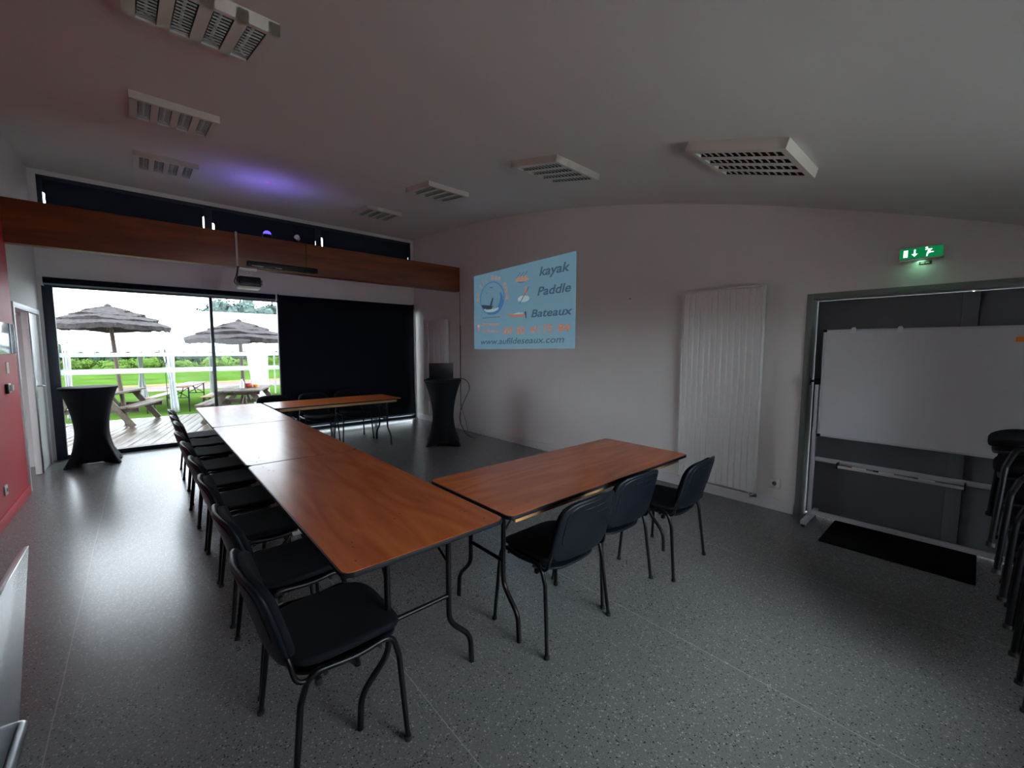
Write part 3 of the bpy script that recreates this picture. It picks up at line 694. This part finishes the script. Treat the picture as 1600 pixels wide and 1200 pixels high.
g = G(); prof = [(0, -pw_/2), (-.003, -pw_/2+.003), (-.010, -pw_/2+.010), (-.011, 0), (-.010, pw_/2-.010), (-.003, pw_/2-.003), (0, pw_/2)]
ribm = G().prism([(x, y) for x, y in prof], RZ0+.02, RZ1-.02).mesh('rib', 'white_metal')
for k in range(nr): link('rib', ribm, rd, (XR-.075, RY0+.015+pw_*(k+.5), 0))
G().tube([(XR-.06, RY0+.05, RZ0+.012), (XR-.06, RY0+.05, RZ0-.05), (XR-.02, RY0+.05, RZ0-.05)], .009, 8).build('supply_pipe', 'white_metal', rd, smooth=True)
G().lathe([(.016, 0), (.02, .004), (.018, .05), (.01, .055)], 14).build('valve', 'steel_dark', rd, smooth=True, loc=(XR-.06, RY0+.035, RZ0-.012)).rotation_euler = (R(90), 0, 0)
tag(G().box(XR-.045, XR-.018, 1.44, 2.05, .075, .112).build('pipe_duct', 'white_trim', bevel=.004), 'white plastic pipe duct along the wall under the ribbed radiator', 'duct')
r2 = thing('panel_radiator', 'white flat radiator on the wall between the beam end and the blind', 'radiator', (0, 0, 0))
G().box(XR-.10, XR-.03, 6.97, 7.83, .45, 2.135).build('body', 'white_metal', r2, bevel=.012)
for k in range(4): G().box(XR-.108, XR-.098, 7.0+k*.205, 7.185+k*.205, .48, 2.105).build('panel', 'white_metal', r2, bevel=.004)
for y in (7.1, 7.7): G().tube([(XR-.065, y, .45), (XR-.065, y, .115)], .009, 8).build('supply_pipe', 'white_metal', r2, smooth=True)
def socket(name, lab, x, y, z, s, sgn):
    t = thing(name, lab, 'socket', (x, y, z)); d = .012*sgn
    G().box(min(0, d), max(0, d), -s/2, s/2, -s/2, s/2).build('plate', 'socket_white', t, bevel=.003)
    c = G().lathe([(.021, 0), (.021, .003), (.017, .003), (.015, -.004)], 18).build('cup', 'leaf_grey', t, smooth=True, loc=(d, 0, 0)); c.rotation_euler = (0, R(90*sgn), 0)
    for yy in (-.008, .008): G().lathe([(.0025, 0), (.0025, .002)], 8).build('pin_hole', 'rubber', c, loc=(0, yy, .0))
    return t
socket('wall_socket', 'white square wall socket between the ribbed radiator and the grey door', XR, 1.258, .262, .085, -1)
socket('wall_socket', 'white wall socket low on the red wall at the left edge', XL+.012, 5.72, .29, .085, 1)
sw = thing('light_switch', 'white switch on the red wall beside the entrance', 'switch', (XL+.012, 6.17, 1.175))
G().box(0, .02, -.045, .045, -.045, .045).build('plate', 'socket_white', sw, bevel=.004); G().box(.02, .04, -.02, .03, -.025, .03).build('knob', 'socket_white', sw, bevel=.006)
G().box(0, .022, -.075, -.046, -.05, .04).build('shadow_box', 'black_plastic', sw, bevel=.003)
tag(G().box(XL+.012, XL+.016, 6.21, 6.31, 1.31, 1.42).build('wall_notice', 'cream_fitting'), 'small pale notice stuck on the red wall above the switch', 'notice')
wn = thing('picture_frame', 'glossy framed sheet hanging on the red wall at the left edge', 'frame', (XL+.012, 0, 0))
G().box(0, .012, 5.75, 6.62, 1.50, 1.80).build('sheet', 'panel_white', wn, bevel=.002)
for y in (5.75, 6.43, 6.60): G().box(.010, .016, y, y+.018, 1.50, 1.80).build('frame_bar', 'steel_dark', wn)
tag(G().lathe([(.006, 0), (.006, .012), (.003, .016)], 8).build('nail', 'rubber', loc=(XR, 2.927, 2.179)), 'small dark nail in the bare wall between picture and radiator', 'nail').rotation_euler = (0, R(-90), 0)

ex = thing('exit_sign', 'lit green emergency exit sign with door, arrow and running figure', 'exit sign', (XR, .36, 2.303))
G().box(-.062, 0, -.125, .125, -.047, .047).build('case', 'sign_case', ex, bevel=.004)
face = G().box(-.0645, -.062, -.118, .118, -.038, .040).build('face', 'green_sign', ex)
def sg(name, pts):                                     # u to the right as seen from the room
    vs = [(-.0652, -u, z) for u, z in pts]; k = len(vs)
    return G().add(vs+[(x+.0006, y, z) for x, y, z in vs], [tuple(range(k)), tuple(range(k, 2*k))[::-1]] + [(i, (i+1) % k, k+(i+1) % k, k+i) for i in range(k)]).build(name, 'sign_white', face)
sg('door_symbol', [(-.097, -.026), (-.072, -.026), (-.072, .028), (-.097, .028)])
sg('arrow_symbol', [(-.034, -.026), (-.016, -.004), (-.029, -.004), (-.029, .028), (-.039, .028), (-.039, -.004), (-.052, -.004)])
sg('figure_body', [(.030, -.032), (.038, -.032), (.042, -.012), (.056, -.006), (.070, -.006), (.070, .001), (.054, .002), (.050, .010), (.062, .018), (.060, .024), (.046, .022), (.036, .026), (.022, .020), (.024, .015), (.036, .017), (.038, .008), (.032, -.008)])
sg('figure_head', [(.030+.008*math.cos(a), .032+.007*math.sin(a)) for a in [i*math.pi/5 for i in range(10)]])
pl = thing('number_plate', 'tiny dark plate on the wall just under the exit sign', 'plate', (XR, .335, 2.232))
G().box(-.006, 0, -.035, .035, -.012, .012).build('plate', 'plate_brown', pl, bevel=.002)
for u in (-.015, .012): G().box(-.0066, -.006, -u-.010, -u+.010, -.004, .005).build('plate_mark', 'cream_fitting', pl)
lt = bpy.data.lights.new('sign_glow', 'AREA'); lt.energy = .10; lt.color = (.35, 1., .55); lt.shape = 'RECTANGLE'; lt.size = .22; lt.size_y = .04
lo = link('sign_glow', lt, ex, (-.03, 0, -.052)); lo.rotation_euler = (0, 0, 0)

# ---------------------------------------------------------------- grey double door (right wall)
dr = structure(link('door_2', None))
g = G().box(XR-.012, XR+.22, DY1-.05, DY1, 0, DZ).box(XR-.012, XR+.22, DY0, DY0+.05, 0, DZ).box(XR-.012, XR+.22, DY0+.05, DY1-.05, DZ-.055, DZ)
g.build('door_frame', 'door_frame_grey', dr, bevel=.004)
l1 = G().box(XR+.16, XR+.205, .075, DY1-.052, .008, DZ-.057).build('door_leaf', 'door_grey', dr, bevel=.003)
l2 = G().box(XR+.16, XR+.205, DY0+.052, .069, .008, DZ-.057).build('door_leaf', 'door_grey', dr, bevel=.003)
G().box(XR+.130, XR+.16, .035, .120, .008, DZ-.062).build('centre_post', 'door_grey', dr, bevel=.004)
G().box(XR+.105, XR+.16, -.95, .98, 1.02, 1.06).build('panic_bar', 'steel_dark', dr, bevel=.006)
tag(G().box(4.06, 4.70, -.075, .79, .0, .012).build('door_mat', 'mat_black', bevel=.003), 'dark rubber door mat under the whiteboard stand', 'mat')

# ---------------------------------------------------------------- mobile whiteboard
wbd = thing('mobile_whiteboard', 'large whiteboard on a rolling grey metal stand before the grey door', 'whiteboard', (0, 0, 0))
BY0, BY1 = -.98, .912; BXf = 4.435
bd = G().box(BXf, BXf+.022, BY0, BY1, .815, 1.722).build('board', 'whiteboard', wbd)
for y0, y1, z0, z1 in ((BY0-.006, BY1+.006, 1.716, 1.732), (BY0-.006, BY1+.006, .803, .820), (BY1-.004, BY1+.010, .81, 1.725), (BY0-.010, BY0+.004, .81, 1.725)):
    G().box(BXf-.006, BXf+.026, y0, y1, z0, z1).build('board_edge', 'stand_grey', bd, bevel=.003)
for y in (BY0, BY1):
    for z in (.812, 1.724): G().box(BXf-.009, BXf+.03, y-.014, y+.014, z-.012, z+.012).build('corner_cap', 'black_plastic', bd, bevel=.004)
for y in (.946, -1.014):
    G().box(BXf+.002, BXf+.034, y-.014, y+.014, .05, 1.265).build('post', 'stand_grey', wbd, bevel=.004)
    G().box(4.262, 4.70, y-.020, y+.020, .030, .065).build('foot_bar', 'stand_grey', wbd, bevel=.004)
    for x in (4.29, 4.66):
        cs = G().box(x-.025, x+.025, y-.014, y+.014, .012, .032).build('caster', 'black_plastic', wbd, bevel=.004)
        w_ = G().tube([(x, y-.011, .018), (x, y+.011, .018)], .018, 14).build('wheel', 'rubber', cs, smooth=True)
    kn = G().box(BXf-.012, BXf+.04, y-.022, y+.022, 1.255, 1.31).build('tilt_clamp', 'black_plastic', wbd, bevel=.006)
    s_ = 1 if y > 0 else -1
    G().tube([(BXf+.01, y+s_*.02, 1.285), (BXf+.01, y+s_*.055, 1.285)], .012, 10).tube([(BXf+.01, y+s_*.055, 1.25), (BXf+.01, y+s_*.055, 1.32)], .007, 8).build('clamp_handle', 'black_plastic', kn, smooth=True)
G().box(BXf+.006, BXf+.030, -1.0, .932, .575, .612).build('upper_rail', 'stand_grey', wbd, bevel=.004)
G().box(BXf+.006, BXf+.034, -1.0, .932, .080, .118).build('lower_rail', 'stand_grey', wbd, bevel=.004)
tr = G().box(BXf-.062, BXf+.006, .02, .752, .560, .566).box(BXf-.064, BXf-.058, .02, .752, .560, .578).build('pen_tray', 'stand_grey', wbd)
for y in (.012, .752): G().box(BXf-.066, BXf+.008, y, y+.010, .552, .600).build('tray_end', 'black_plastic', tr, bevel=.003)
for k, (y, c, l) in enumerate(((.62, 'red', 'red marker pen lying in the tray of the whiteboard'), (.45, 'dark', 'dark marker pen lying in the middle of the whiteboard tray'), (.22, 'grey', 'grey marker pen lying at the right in the whiteboard tray'))):
    p = thing('marker_pen', l, 'pen', (BXf-.030, y, .575), 0, 'pens in the whiteboard tray')
    G().tube([(0, -.05, 0), (0, .04, 0)], .0085, 10).build('barrel', 'socket_white', p, smooth=True); G().tube([(0, .04, 0), (0, .075, 0)], .009, 10).build('cap', {'red': 'red_plastic', 'dark': 'black_plastic', 'grey': 'steel_dark'}[c], p, smooth=True)
for y, l in ((.720, 'left white paper clip on the top edge of the whiteboard'), (.435, 'second white paper clip on the top edge of the whiteboard')):
    c = thing('paper_clip', l, 'clip', (BXf, y, 1.728), 0, 'clips on the whiteboard'); G().box(-.012, .028, -.014, .014, -.03, .012).build('jaw', 'socket_white', c, bevel=.004); G().box(-.004, .02, -.010, .010, .010, .022).build('spring', 'alu', c, bevel=.003)
tag(G().box(BXf-.018, BXf-.0005, -.215, -.145, 1.62, 1.655).build('board_eraser', 'orange_plastic', bevel=.006), 'orange magnet on the whiteboard near the right edge of the picture', 'magnet')

# ---------------------------------------------------------------- entrance in the left wall
de = structure(link('door_1', None))
g = G().box(XL-.16, XL+.018, LY0-.03, LY0+.025, 0, LZ+.03).box(XL-.16, XL+.018, LY1-.03, LY1+.03, 0, LZ+.03).box(XL-.16, XL+.018, LY0+.025, LY1-.03, LZ-.03, LZ+.03)
g.build('door_frame', 'white_trim', de, bevel=.004)
lf = G().box(XL-.055, XL-.005, 7.665, LY1-.032, .006, LZ-.032).build('door_leaf', 'white_metal', de, bevel=.004)
G().box(XL-.06, XL+.006, 7.628, 7.668, .006, LZ-.032).build('meeting_stile', 'steel_dark', de, bevel=.006)
G().box(XL-.06, XL-.004, 7.605, 7.630, .006, LZ-.032).build('edge_strip', 'white_metal', de, bevel=.003)
h_ = G().box(XL-.004, XL+.012, 7.66, 7.71, .93, 1.17).build('handle_plate', 'alu', lf, bevel=.01)
G().tube(fillet([(XL+.010, 7.685, 1.09), (XL+.055, 7.685, 1.09), (XL+.055, 7.80, 1.08)], .03, 5), .011, 10).build('handle', 'alu', h_, smooth=True)
op = G().box(XL-1.02, XL-.10, 8.12, 8.165, .006, LZ-.032).build('door_leaf', 'leaf_grey', de, bevel=.004)
for z0, z1 in ((1.20, 1.78), (.30, .92)): G().box(XL-.205, XL-.172, 8.112, 8.122, z0, z1).build('seal_slot', 'rubber', op, bevel=.002)
for z in (1.28, 1.08, .99): G().box(XL-.25, XL-.215, 8.112, 8.121, z-.03, z+.03).build('lock_plate', 'steel_dark', op, bevel=.002)

structure(G().box(XL-2.6, XL-.16, 5.2, 8.9, 2.30, 2.42).build('ceiling_shade_porch', 'ceiling_paint'))  # porch roof and walls are unseen, added to shade the open door leaf
structure(G().box(XL-2.45, XL-.62, 5.2, 5.35, -.12, 2.30).build('wall_shade_porch_near', 'white_wall'))
structure(G().box(XL-2.6, XL-2.45, 5.2, 8.9, -.12, 2.30).build('wall_shade_porch', 'white_wall'))
structure(G().box(XL-2.45, XL-.16, 8.75, 8.9, -.12, 2.30).build('wall_shade_porch_side', 'white_wall'))

# ---------------------------------------------------------------- low white panel at the left edge
wp = thing('white_panel', 'low glossy white panel standing at the lower left edge of the picture', 'panel', (0, 0, 0))
def wpx(z): return -.470+.075*(z/.75)
g = G(); a, b = .03, .752
g.add([(wpx(a), .9, a), (wpx(a)-.022, .9, a), (wpx(b)-.022, .9, b), (wpx(b), .9, b), (wpx(a), 2.56, a), (wpx(a)-.022, 2.56, a), (wpx(b)-.022, 2.56, b), (wpx(b), 2.56, b)], [(0,1,2,3),(7,6,5,4),(0,4,5,1),(1,5,6,2),(2,6,7,3),(3,7,4,0)])
g.build('board', 'panel_white', wp, bevel=.003)
G().tube(fillet([(wpx(0)+.018, .9, .018), (wpx(0)+.018, 2.53, .018), (wpx(0)-.03, 2.53, .018), (wpx(0)-.03, .9, .018)], .03, 6), .016, 10).build('foot_tube', 'alu', wp, smooth=True)

# ================================================================ outdoors
DK, LW = -.12, -.35                          # deck and lawn levels
dk = structure(link('deck_floor', None))
k_ = math.tan(R(15)); pwid = .145
for i in range(44):
    xa = -3.9+i*(pwid+.008)
    ya, yb = 8.63, 13.25
    pts = [(xa+k_*(ya-8.6), ya), (xa+pwid+k_*(ya-8.6), ya), (xa+pwid+k_*(yb-8.6), yb), (xa+k_*(yb-8.6), yb)]
    G().prism(pts, DK-.03, DK+random.uniform(-.002, .002)).build('plank', 'deck_wood', dk, bevel=.003)
structure(G().box(-5.2, 6.5, 8.6, 13.2, DK-.20, DK-.034).build('deck_frame', 'sill_wood'))
structure(G().box(-90, 110, 12.9, 140, LW-.5, LW).build('ground_lawn', 'grass'))
structure(G().box(-90, XL-.2, -60, 12.9, DK-.4, DK).build('ground_side', 'gravel'))
structure(G().box(XL-.2, 110, -60, YB-.2, DK-.4, DK).build('ground_back', 'pale_bounce_ground'))  # unseen ground, its colour made pale to bounce daylight onto the ceiling
structure(G().prism([(-90, 25.0), (-1.5, 23.5), (5.1, 23.6), (110, 33), (110, 38), (6.0, 27.6), (-1.7, 26.7), (-90, 28.5)], LW, LW+.012).build('gravel_path', 'gravel'))
structure(G().prism([(-90, 28.5), (-1.7, 26.7), (6.0, 27.6), (110, 38), (110, 39.5), (6.0, 28.8), (-1.7, 27.8), (-90, 29.7)], LW, LW+.02).build('path_verge', 'sand_verge'))

def picnic_table(loc, rz, lab):
    """long side along X"""
    t = thing('picnic_table', lab, 'picnic table', loc, rz, 'wooden picnic tables on the deck')
    L = 1.55
    for i in range(5): y = -.36+i*.18; G().box(-L/2, L/2, y-.083, y+.083, .690, .730).build('top_plank', 'grey_wood', t, bevel=.005)
    for s in (-1, 1):
        for j in range(2): y = s*(.585+j*.15); G().box(-L/2, L/2, min(y, y+.14*0)-.068, y+.068, .405, .445).build('seat_plank', 'grey_wood', t, bevel=.005)
    for sx in (-1, 1):
        x = sx*.60
        G().bar((x, -.40, .662), (x, .40, .662), .045, .09).build('top_bearer', 'grey_wood', t, bevel=.004)
        G().bar((x, -.80, .360), (x, .80, .360), .045, .10).build('seat_bearer', 'grey_wood', t, bevel=.004)
        for sy in (-1, 1):
            G().bar((x+sx*.046, sy*.24, .70), (x+sx*.046, sy*.70, .0), .045, .11, up=(0, sy*.7, .46)).build('leg', 'grey_wood', t, bevel=.004)
    for sx in (-1, 1): G().bar((sx*.52, 0, .36), (sx*.10, 0, .67), .045, .08).build('diagonal_brace', 'grey_wood', t, bevel=.004)
    return t
picnic_table((-.66, 12.70, DK), R(70), 'weathered wooden picnic table on the deck behind the left cocktail table')
picnic_table((1.79, 11.63, DK), R(70), 'weathered wooden picnic table with bottles on it beyond the right pane')

def thatch_umbrella(loc, Rr, zr, za, lean, lab):
    t = thing('thatched_parasol', lab, 'parasol', loc, 0, 'thatched parasols on the deck')
    G().tube([(lean[0], lean[1], 0), (lean[0]*.5, lean[1]*.5, zr*.5), (0, 0, za-.06)], .042, 12, r2=.036).build('pole', 'pole_wood', t, smooth=True)
    rnd = random.Random(lab)
    tiers = [(1.0, .10, .66, .40), (.80, .37, .46, .60), (.59, .56, .26, .80), (.40, .71, .0, 1.0)]
    for q, (ro, h0, ri, h1) in enumerate(tiers):
        n = 72; zo = zr+(za-zr)*h0; zi = zr+(za-zr)*h1
        vs = []; th = .06 if q else .10
        rows = 7
        for j in range(rows+1):
            f_ = j/rows; rad = Rr*(ro+(ri-ro)*f_)
            base = zo+(zi-zo)*f_**.93
            for i in range(n):
                a = 2*math.pi*i/n
                jag = (rnd.uniform(-.020, .020) if j == 0 else 0); wob = .022*math.sin(3*a+q)+.012*math.sin(7*a+q*2)
                vs.append(((rad+jag)*math.cos(a), (rad+jag)*math.sin(a), base+(wob+rnd.uniform(-.008, .008))*(1-f_)))
        nt = len(vs)
        for j in range(rows+1):
            f_ = j/rows; rad = Rr*(ro+(ri-ro)*f_)*(.985 if j == 0 else 1)
            for i in range(n):
                x, y, z = vs[j*n+i]; s_ = rad/max(1e-6, math.hypot(x, y)) if rad > 1e-6 else 1
                vs.append((x*s_, y*s_, z-th*(1 if j < rows else .4)+(rnd.uniform(-.012, .012) if j == 0 else 0)))
        fs = []
        for o_, fl in ((0, 1), (nt, -1)):
            for j in range(rows):
                for i in range(n): fs.append((o_+j*n+i, o_+j*n+(i+1) % n, o_+(j+1)*n+(i+1) % n, o_+(j+1)*n+i)[::fl])
        for i in range(n): fs.append((i, nt+i, nt+(i+1) % n, (i+1) % n))
        G().add(vs, fs).build('thatch_layer', 'thatch', t)
    for i in range(8):
        a = 2*math.pi*i/8; G().tube([(0, 0, za-.12), (Rr*.93*math.cos(a), Rr*.93*math.sin(a), zr-.055)], .012, 6).build('rib', 'pole_wood', t)
    G().lathe([(.07, -.03), (.06, .0), (.03, .03), (.005, .04)], 14).build('top_knot', 'thatch', t, smooth=True, loc=(0, 0, za))
    return t
thatch_umbrella((-.50, 12.55, DK), 1.03, 1.98-DK, 2.46-DK, (.16, -.05), 'grey thatched parasol on the left, above the picnic table by the left pane')
thatch_umbrella((1.72, 11.55, DK), 1.03, 1.72-DK, 2.19-DK, (.05, .0), 'grey thatched parasol on the right, cut by the edge of the blind')
# things on the right picnic table
def bottle(loc, h, r, m, cap, lab, grp):
    t = thing('bottle', lab, 'bottle', loc, 0, grp)
    G().lathe([(r*.9, 0), (r, .01), (r, h*.6), (r*.45, h*.78), (r*.42, h*.92)], 16).build('body', m, t, smooth=True); G().lathe([(r*.48, h*.91), (r*.48, h), (r*.3, h*1.005)], 12).build('cap', cap, t, smooth=True)
zt = DK+.731
bottle((1.70, 11.42, zt), .25, .045, 'tent_cloth', 'led_blue' if False else 'navy_metal', 'white bottle standing on the right picnic table', 'things on the picnic table')
bottle((1.95, 11.75, zt), .22, .04, 'tent_cloth', 'tent_pole', 'pale bottle at the back of the right picnic table', 'things on the picnic table')
tag(G().lathe([(.05, 0), (.075, .03), (.08, .10), (.07, .11)], 18).build('red_tub', 'red_plastic', smooth=True, loc=(1.86, 11.60, zt)), 'small red tub on the right picnic table', 'tub')
tag(G().lathe([(.04, 0), (.05, .02), (.055, .07), (.045, .075)], 18).build('orange_tub', 'orange_plastic', smooth=True, loc=(2.00, 11.58, zt)), 'small orange tub on the right picnic table', 'tub')

# party tent
tt = thing('party_tent', 'white party tent with tied side curtains on the lawn behind the deck', 'tent', (0, 0, 0))
TX0, TX1, TY0, TY1, TE, TR_ = -1.50, 9.0, 15.5, 19.6, 1.62, 2.78
ridge0, ridge1 = .9, TX1-.5
g = G(); c0, c1, c2, c3 = (TX0, TY0, TE), (TX1, TY0, TE), (TX1, TY1, TE), (TX0, TY1, TE); rA, rB = (ridge0, (TY0+TY1)/2, TR_), (ridge1, (TY0+TY1)/2, TR_)
o = g.add([c0, c1, c2, c3, rA, rB], [(0, 1, 5, 4), (1, 2, 5), (2, 3, 4, 5), (3, 0, 4)]).build('tent_roof', 'tent_cloth', tt)
o.modifiers.new('thickness', 'SOLIDIFY').thickness = .006
def valance(a, b):
    a, b = Vector(a), Vector(b); d = b-a; n = int(d.length/.035); vs = []; fs = []
    for i in range(n+1):
        p = a+d*(i/n); lo = TE-.17-.045*abs(math.sin(math.pi*i*.035/.30))
        vs += [(p.x, p.y, TE+.005), (p.x, p.y, lo)]
    for i in range(n): fs.append((2*i, 2*i+1, 2*i+3, 2*i+2))
    o = G().add(vs, fs).build('valance', 'tent_cloth', tt); o.modifiers.new('thickness', 'SOLIDIFY').thickness = .004
valance(c0, c1); valance(c0, c3); valance(c3, c2)
def post(x, y): G().box(x-.025, x+.025, y-.025, y+.025, LW, TE).build('post', 'tent_pole', tt, bevel=.004)
def curtain(x, y, w0, w1, w2, off=0.):
    """gathered cloth hanging from the eave: widths at top, middle, foot"""
    vs = []; fs = []; n = 14; m = 12
    for j in range(m+1):
        t = j/m; wd = (w0+(w1-w0)*t/.5) if t < .5 else (w1+(w2-w1)*(t-.5)/.5)
        for i in range(n+1):
            s = i/n-.5; vs.append((x+off*t+s*wd, y-.05+.035*math.sin(i*2.6), TE-.01-(TE-LW-.04)*t))
    for j in range(m):
        for i in range(n): a = j*(n+1)+i; fs.append((a, a+1, a+n+2, a+n+1))
    o = G().add(vs, fs).build('curtain', 'tent_cloth', tt, smooth=True); o.modifiers.new('thickness', 'SOLIDIFY').thickness = .006
for x, y in ((TX0+.03, TY0+.03), (.56, TY0+.03), (2.74, TY0+.03), (5.0, TY0+.03), (-.07, TY1-.03), (1.93, TY1-.03), (4.1, TY1-.03), (6.5, TY1-.03), (8.9, TY0+.03)): post(x, y)
curtain(TX0+.05, TY0, .16, .12, .16); curtain(.55, TY0, .30, .14, .20, .08); curtain(2.74, TY0, .62, .50, .46, .10)
curtain(-.07, TY1, .18, .10, .34); curtain(1.95, TY1, .16, .14, .18)
tag(G().tube(fillet([(.36, 15.42, 1.50), (.34, 15.42, 1.15), (.42, 15.42, 1.02), (.50, 15.42, 1.15), (.48, 15.42, 1.5)], .06, 5), .010, 6).tube([(.46, 15.42, 1.05), (.47, 15.42, .4), (.48, 15.42, LW)], .008, 6).build('hanging_cord', 'black_plastic', smooth=True), 'black looped cord hanging beside a tent post', 'cord')

def beer_set(name, cat, loc, rz, L, W, H, lab, grp=None):
    t = thing(name, lab, cat, loc, rz, grp)
    G().box(-L/2, L/2, -W/2, W/2, H-.028, H).build('top_board', 'beer_wood', t, bevel=.004)
    for sx in (-1, 1):
        x = sx*(L/2-.25)
        for sy in (-1, 1): G().bar((x, sy*(W/2-.04), 0), (x, sy*(W/2-.04), H-.028), .03, .03, up=(1, 0, 0)).build('leg', 'black_plastic', t)
        G().bar((x, -W/2+.04, H*.55), (x, W/2-.04, H*.55), .025, .025).build('crossbar', 'black_plastic', t)
        G().bar((x, -W/2+.04, H*.55), (x, W/2-.04, H-.05), .02, .02).bar((x, W/2-.04, H*.55), (x, -W/2+.04, H-.05), .02, .02).build('cross_brace', 'black_plastic', t)
        G().bar((x, 0, H*.55), (x-sx*.35, 0, H-.04), .02, .02).build('folding_strut', 'black_plastic', t)
    return t
beer_set('beer_table', 'table', (1.02, 16.45, LW), R(72), 2.1, .50, .77, 'long narrow brown beer table with black legs under the tent')
beer_set('beer_bench', 'bench', (.35, 16.65, LW), R(72), 2.1, .25, .46, 'narrow bench to the left of the beer table under the tent', 'benches under the tent')
beer_set('beer_bench', 'bench', (1.62, 16.10, LW), R(72), 2.1, .25, .46, 'narrow brown bench to the right of the beer table, beside the tent curtain', 'benches under the tent')

# hedge and trees
def leaf_cloud(blobs, n, size, rnd):
    vs = []; fs = []
    for _ in range(n):
        c, r = rnd.choice(blobs)
        while True:
            d = Vector((rnd.gauss(0, 1), rnd.gauss(0, 1), rnd.gauss(0, 1)))
            if d.length > .01: break
        d.normalize(); q = rnd.uniform(.72, 1.04)
        p = Vector((c[0]+d.x*r[0]*q, c[1]+d.y*r[1]*q, c[2]+d.z*r[2]*q))
        nrm = (d+Vector((rnd.uniform(-.7, .7), rnd.uniform(-.7, .7), rnd.uniform(-.3, .9)))).normalized(); a = nrm.orthogonal().normalized(); a.rotate(Matrix.Rotation(rnd.uniform(0, 6.28), 3, nrm)); b = nrm.cross(a)
        s = size*rnd.uniform(.6, 1.3); k = len(vs); vs += [p+a*s, p+b*s*.6, p-a*s, p-b*s*.6]; fs.append((k, k+1, k+2, k+3))
    return vs, fs
def bush(name, lab, cat, loc, rx, ry, h, m, size, n, grp, trunk=False, lift=0.):
    rnd = random.Random(loc[0]*13+loc[1]); t = thing(name, lab, cat, loc, 0, grp)
    blobs = [((0, 0, lift+(h-lift)*.5), (rx*.8, ry*.8, (h-lift)*.46))]
    for _ in range(7): a = rnd.uniform(0, 6.28); blobs.append(((rx*.55*math.cos(a), ry*.55*math.sin(a), lift+(h-lift)*rnd.uniform(.25, .75)), (rx*.45, ry*.45, (h-lift)*.27)))
    g = G().add(*leaf_cloud(blobs, n, size, rnd))
    for c, r in blobs:                                     # opaque cores so that no sky shows through
        pr_ = [(.02, -.72), (.45, -.6), (.72, -.2), (.72, .2), (.45, .6), (.02, .72)]; k = len(g.v)
        g.lathe(pr_, 10); g.v[k:] = [(c[0]+x*r[0], c[1]+y*r[1], c[2]+z*r[2]) for x, y, z in g.v[k:]]
    o = g.build('foliage', m, t); o['kind'] = 'stuff'
    if trunk: G().tube([(0, 0, 0), (.05, 0, h*.3), (0, .05, h*.6)], .05*h**.7, 8, r2=.03).build('trunk', 'bark', t, smooth=True)
    return t
nth = ['leftmost', 'second', 'third', 'fourth', 'fifth', 'sixth', 'seventh', 'eighth', 'ninth', 'tenth', 'eleventh', 'twelfth']
for i in range(8):
    x = -5.6+i*2.0+random.uniform(-.15, .15); y = 46.5-(x+5)*.35+(.35 if i % 2 else -.35)
    bush('hedge_bush', ('low yellow-green bush, leftmost in the hedge across the lawn' if i == 0 else 'low yellow-green bush, %s from the left in the hedge across the lawn' % nth[i]), 'bush', (x, y, LW-.05), 1.1, .8, random.uniform(.95, 1.35), 'bush_leaf', .085, 1100, 'bushes of the hedge')
for i in range(7):
    x = -8.5+i*3.3+random.uniform(-.3, .3); y = 56-(x+5)*.3+(.9 if i % 2 else -.9)
    hh = random.uniform(2.4, 2.9) if x < 2 else random.uniform(3.0, 4.2)
    bush('dark_shrub', ('dark green shrub, leftmost of those behind the hedge' if i == 0 else 'dark green shrub, %s from the left behind the hedge' % nth[i]), 'shrub', (x, y, LW-.05), 1.9, 1.5, hh, 'tree_leaf', .16, 1200, 'shrubs behind the hedge')
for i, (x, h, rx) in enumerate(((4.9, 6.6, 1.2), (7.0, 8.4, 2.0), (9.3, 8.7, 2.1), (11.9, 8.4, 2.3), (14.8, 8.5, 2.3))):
    bush('tall_tree', ['small hazy tree, leftmost above the white tent roof', 'tall hazy tree just right of the thin window bar, above the tent', 'tall hazy tree, third from the left above the tent roof', 'tall hazy tree above the right thatched parasol and the tent', 'tall hazy tree at the right, half hidden by the blind'][i], 'tree', (x, 60+(1.6 if i % 2 else 0), LW-.05), rx, rx, h, 'hazed_leaf', .22, 1500, 'tall trees above the tent', trunk=True, lift=1.4)
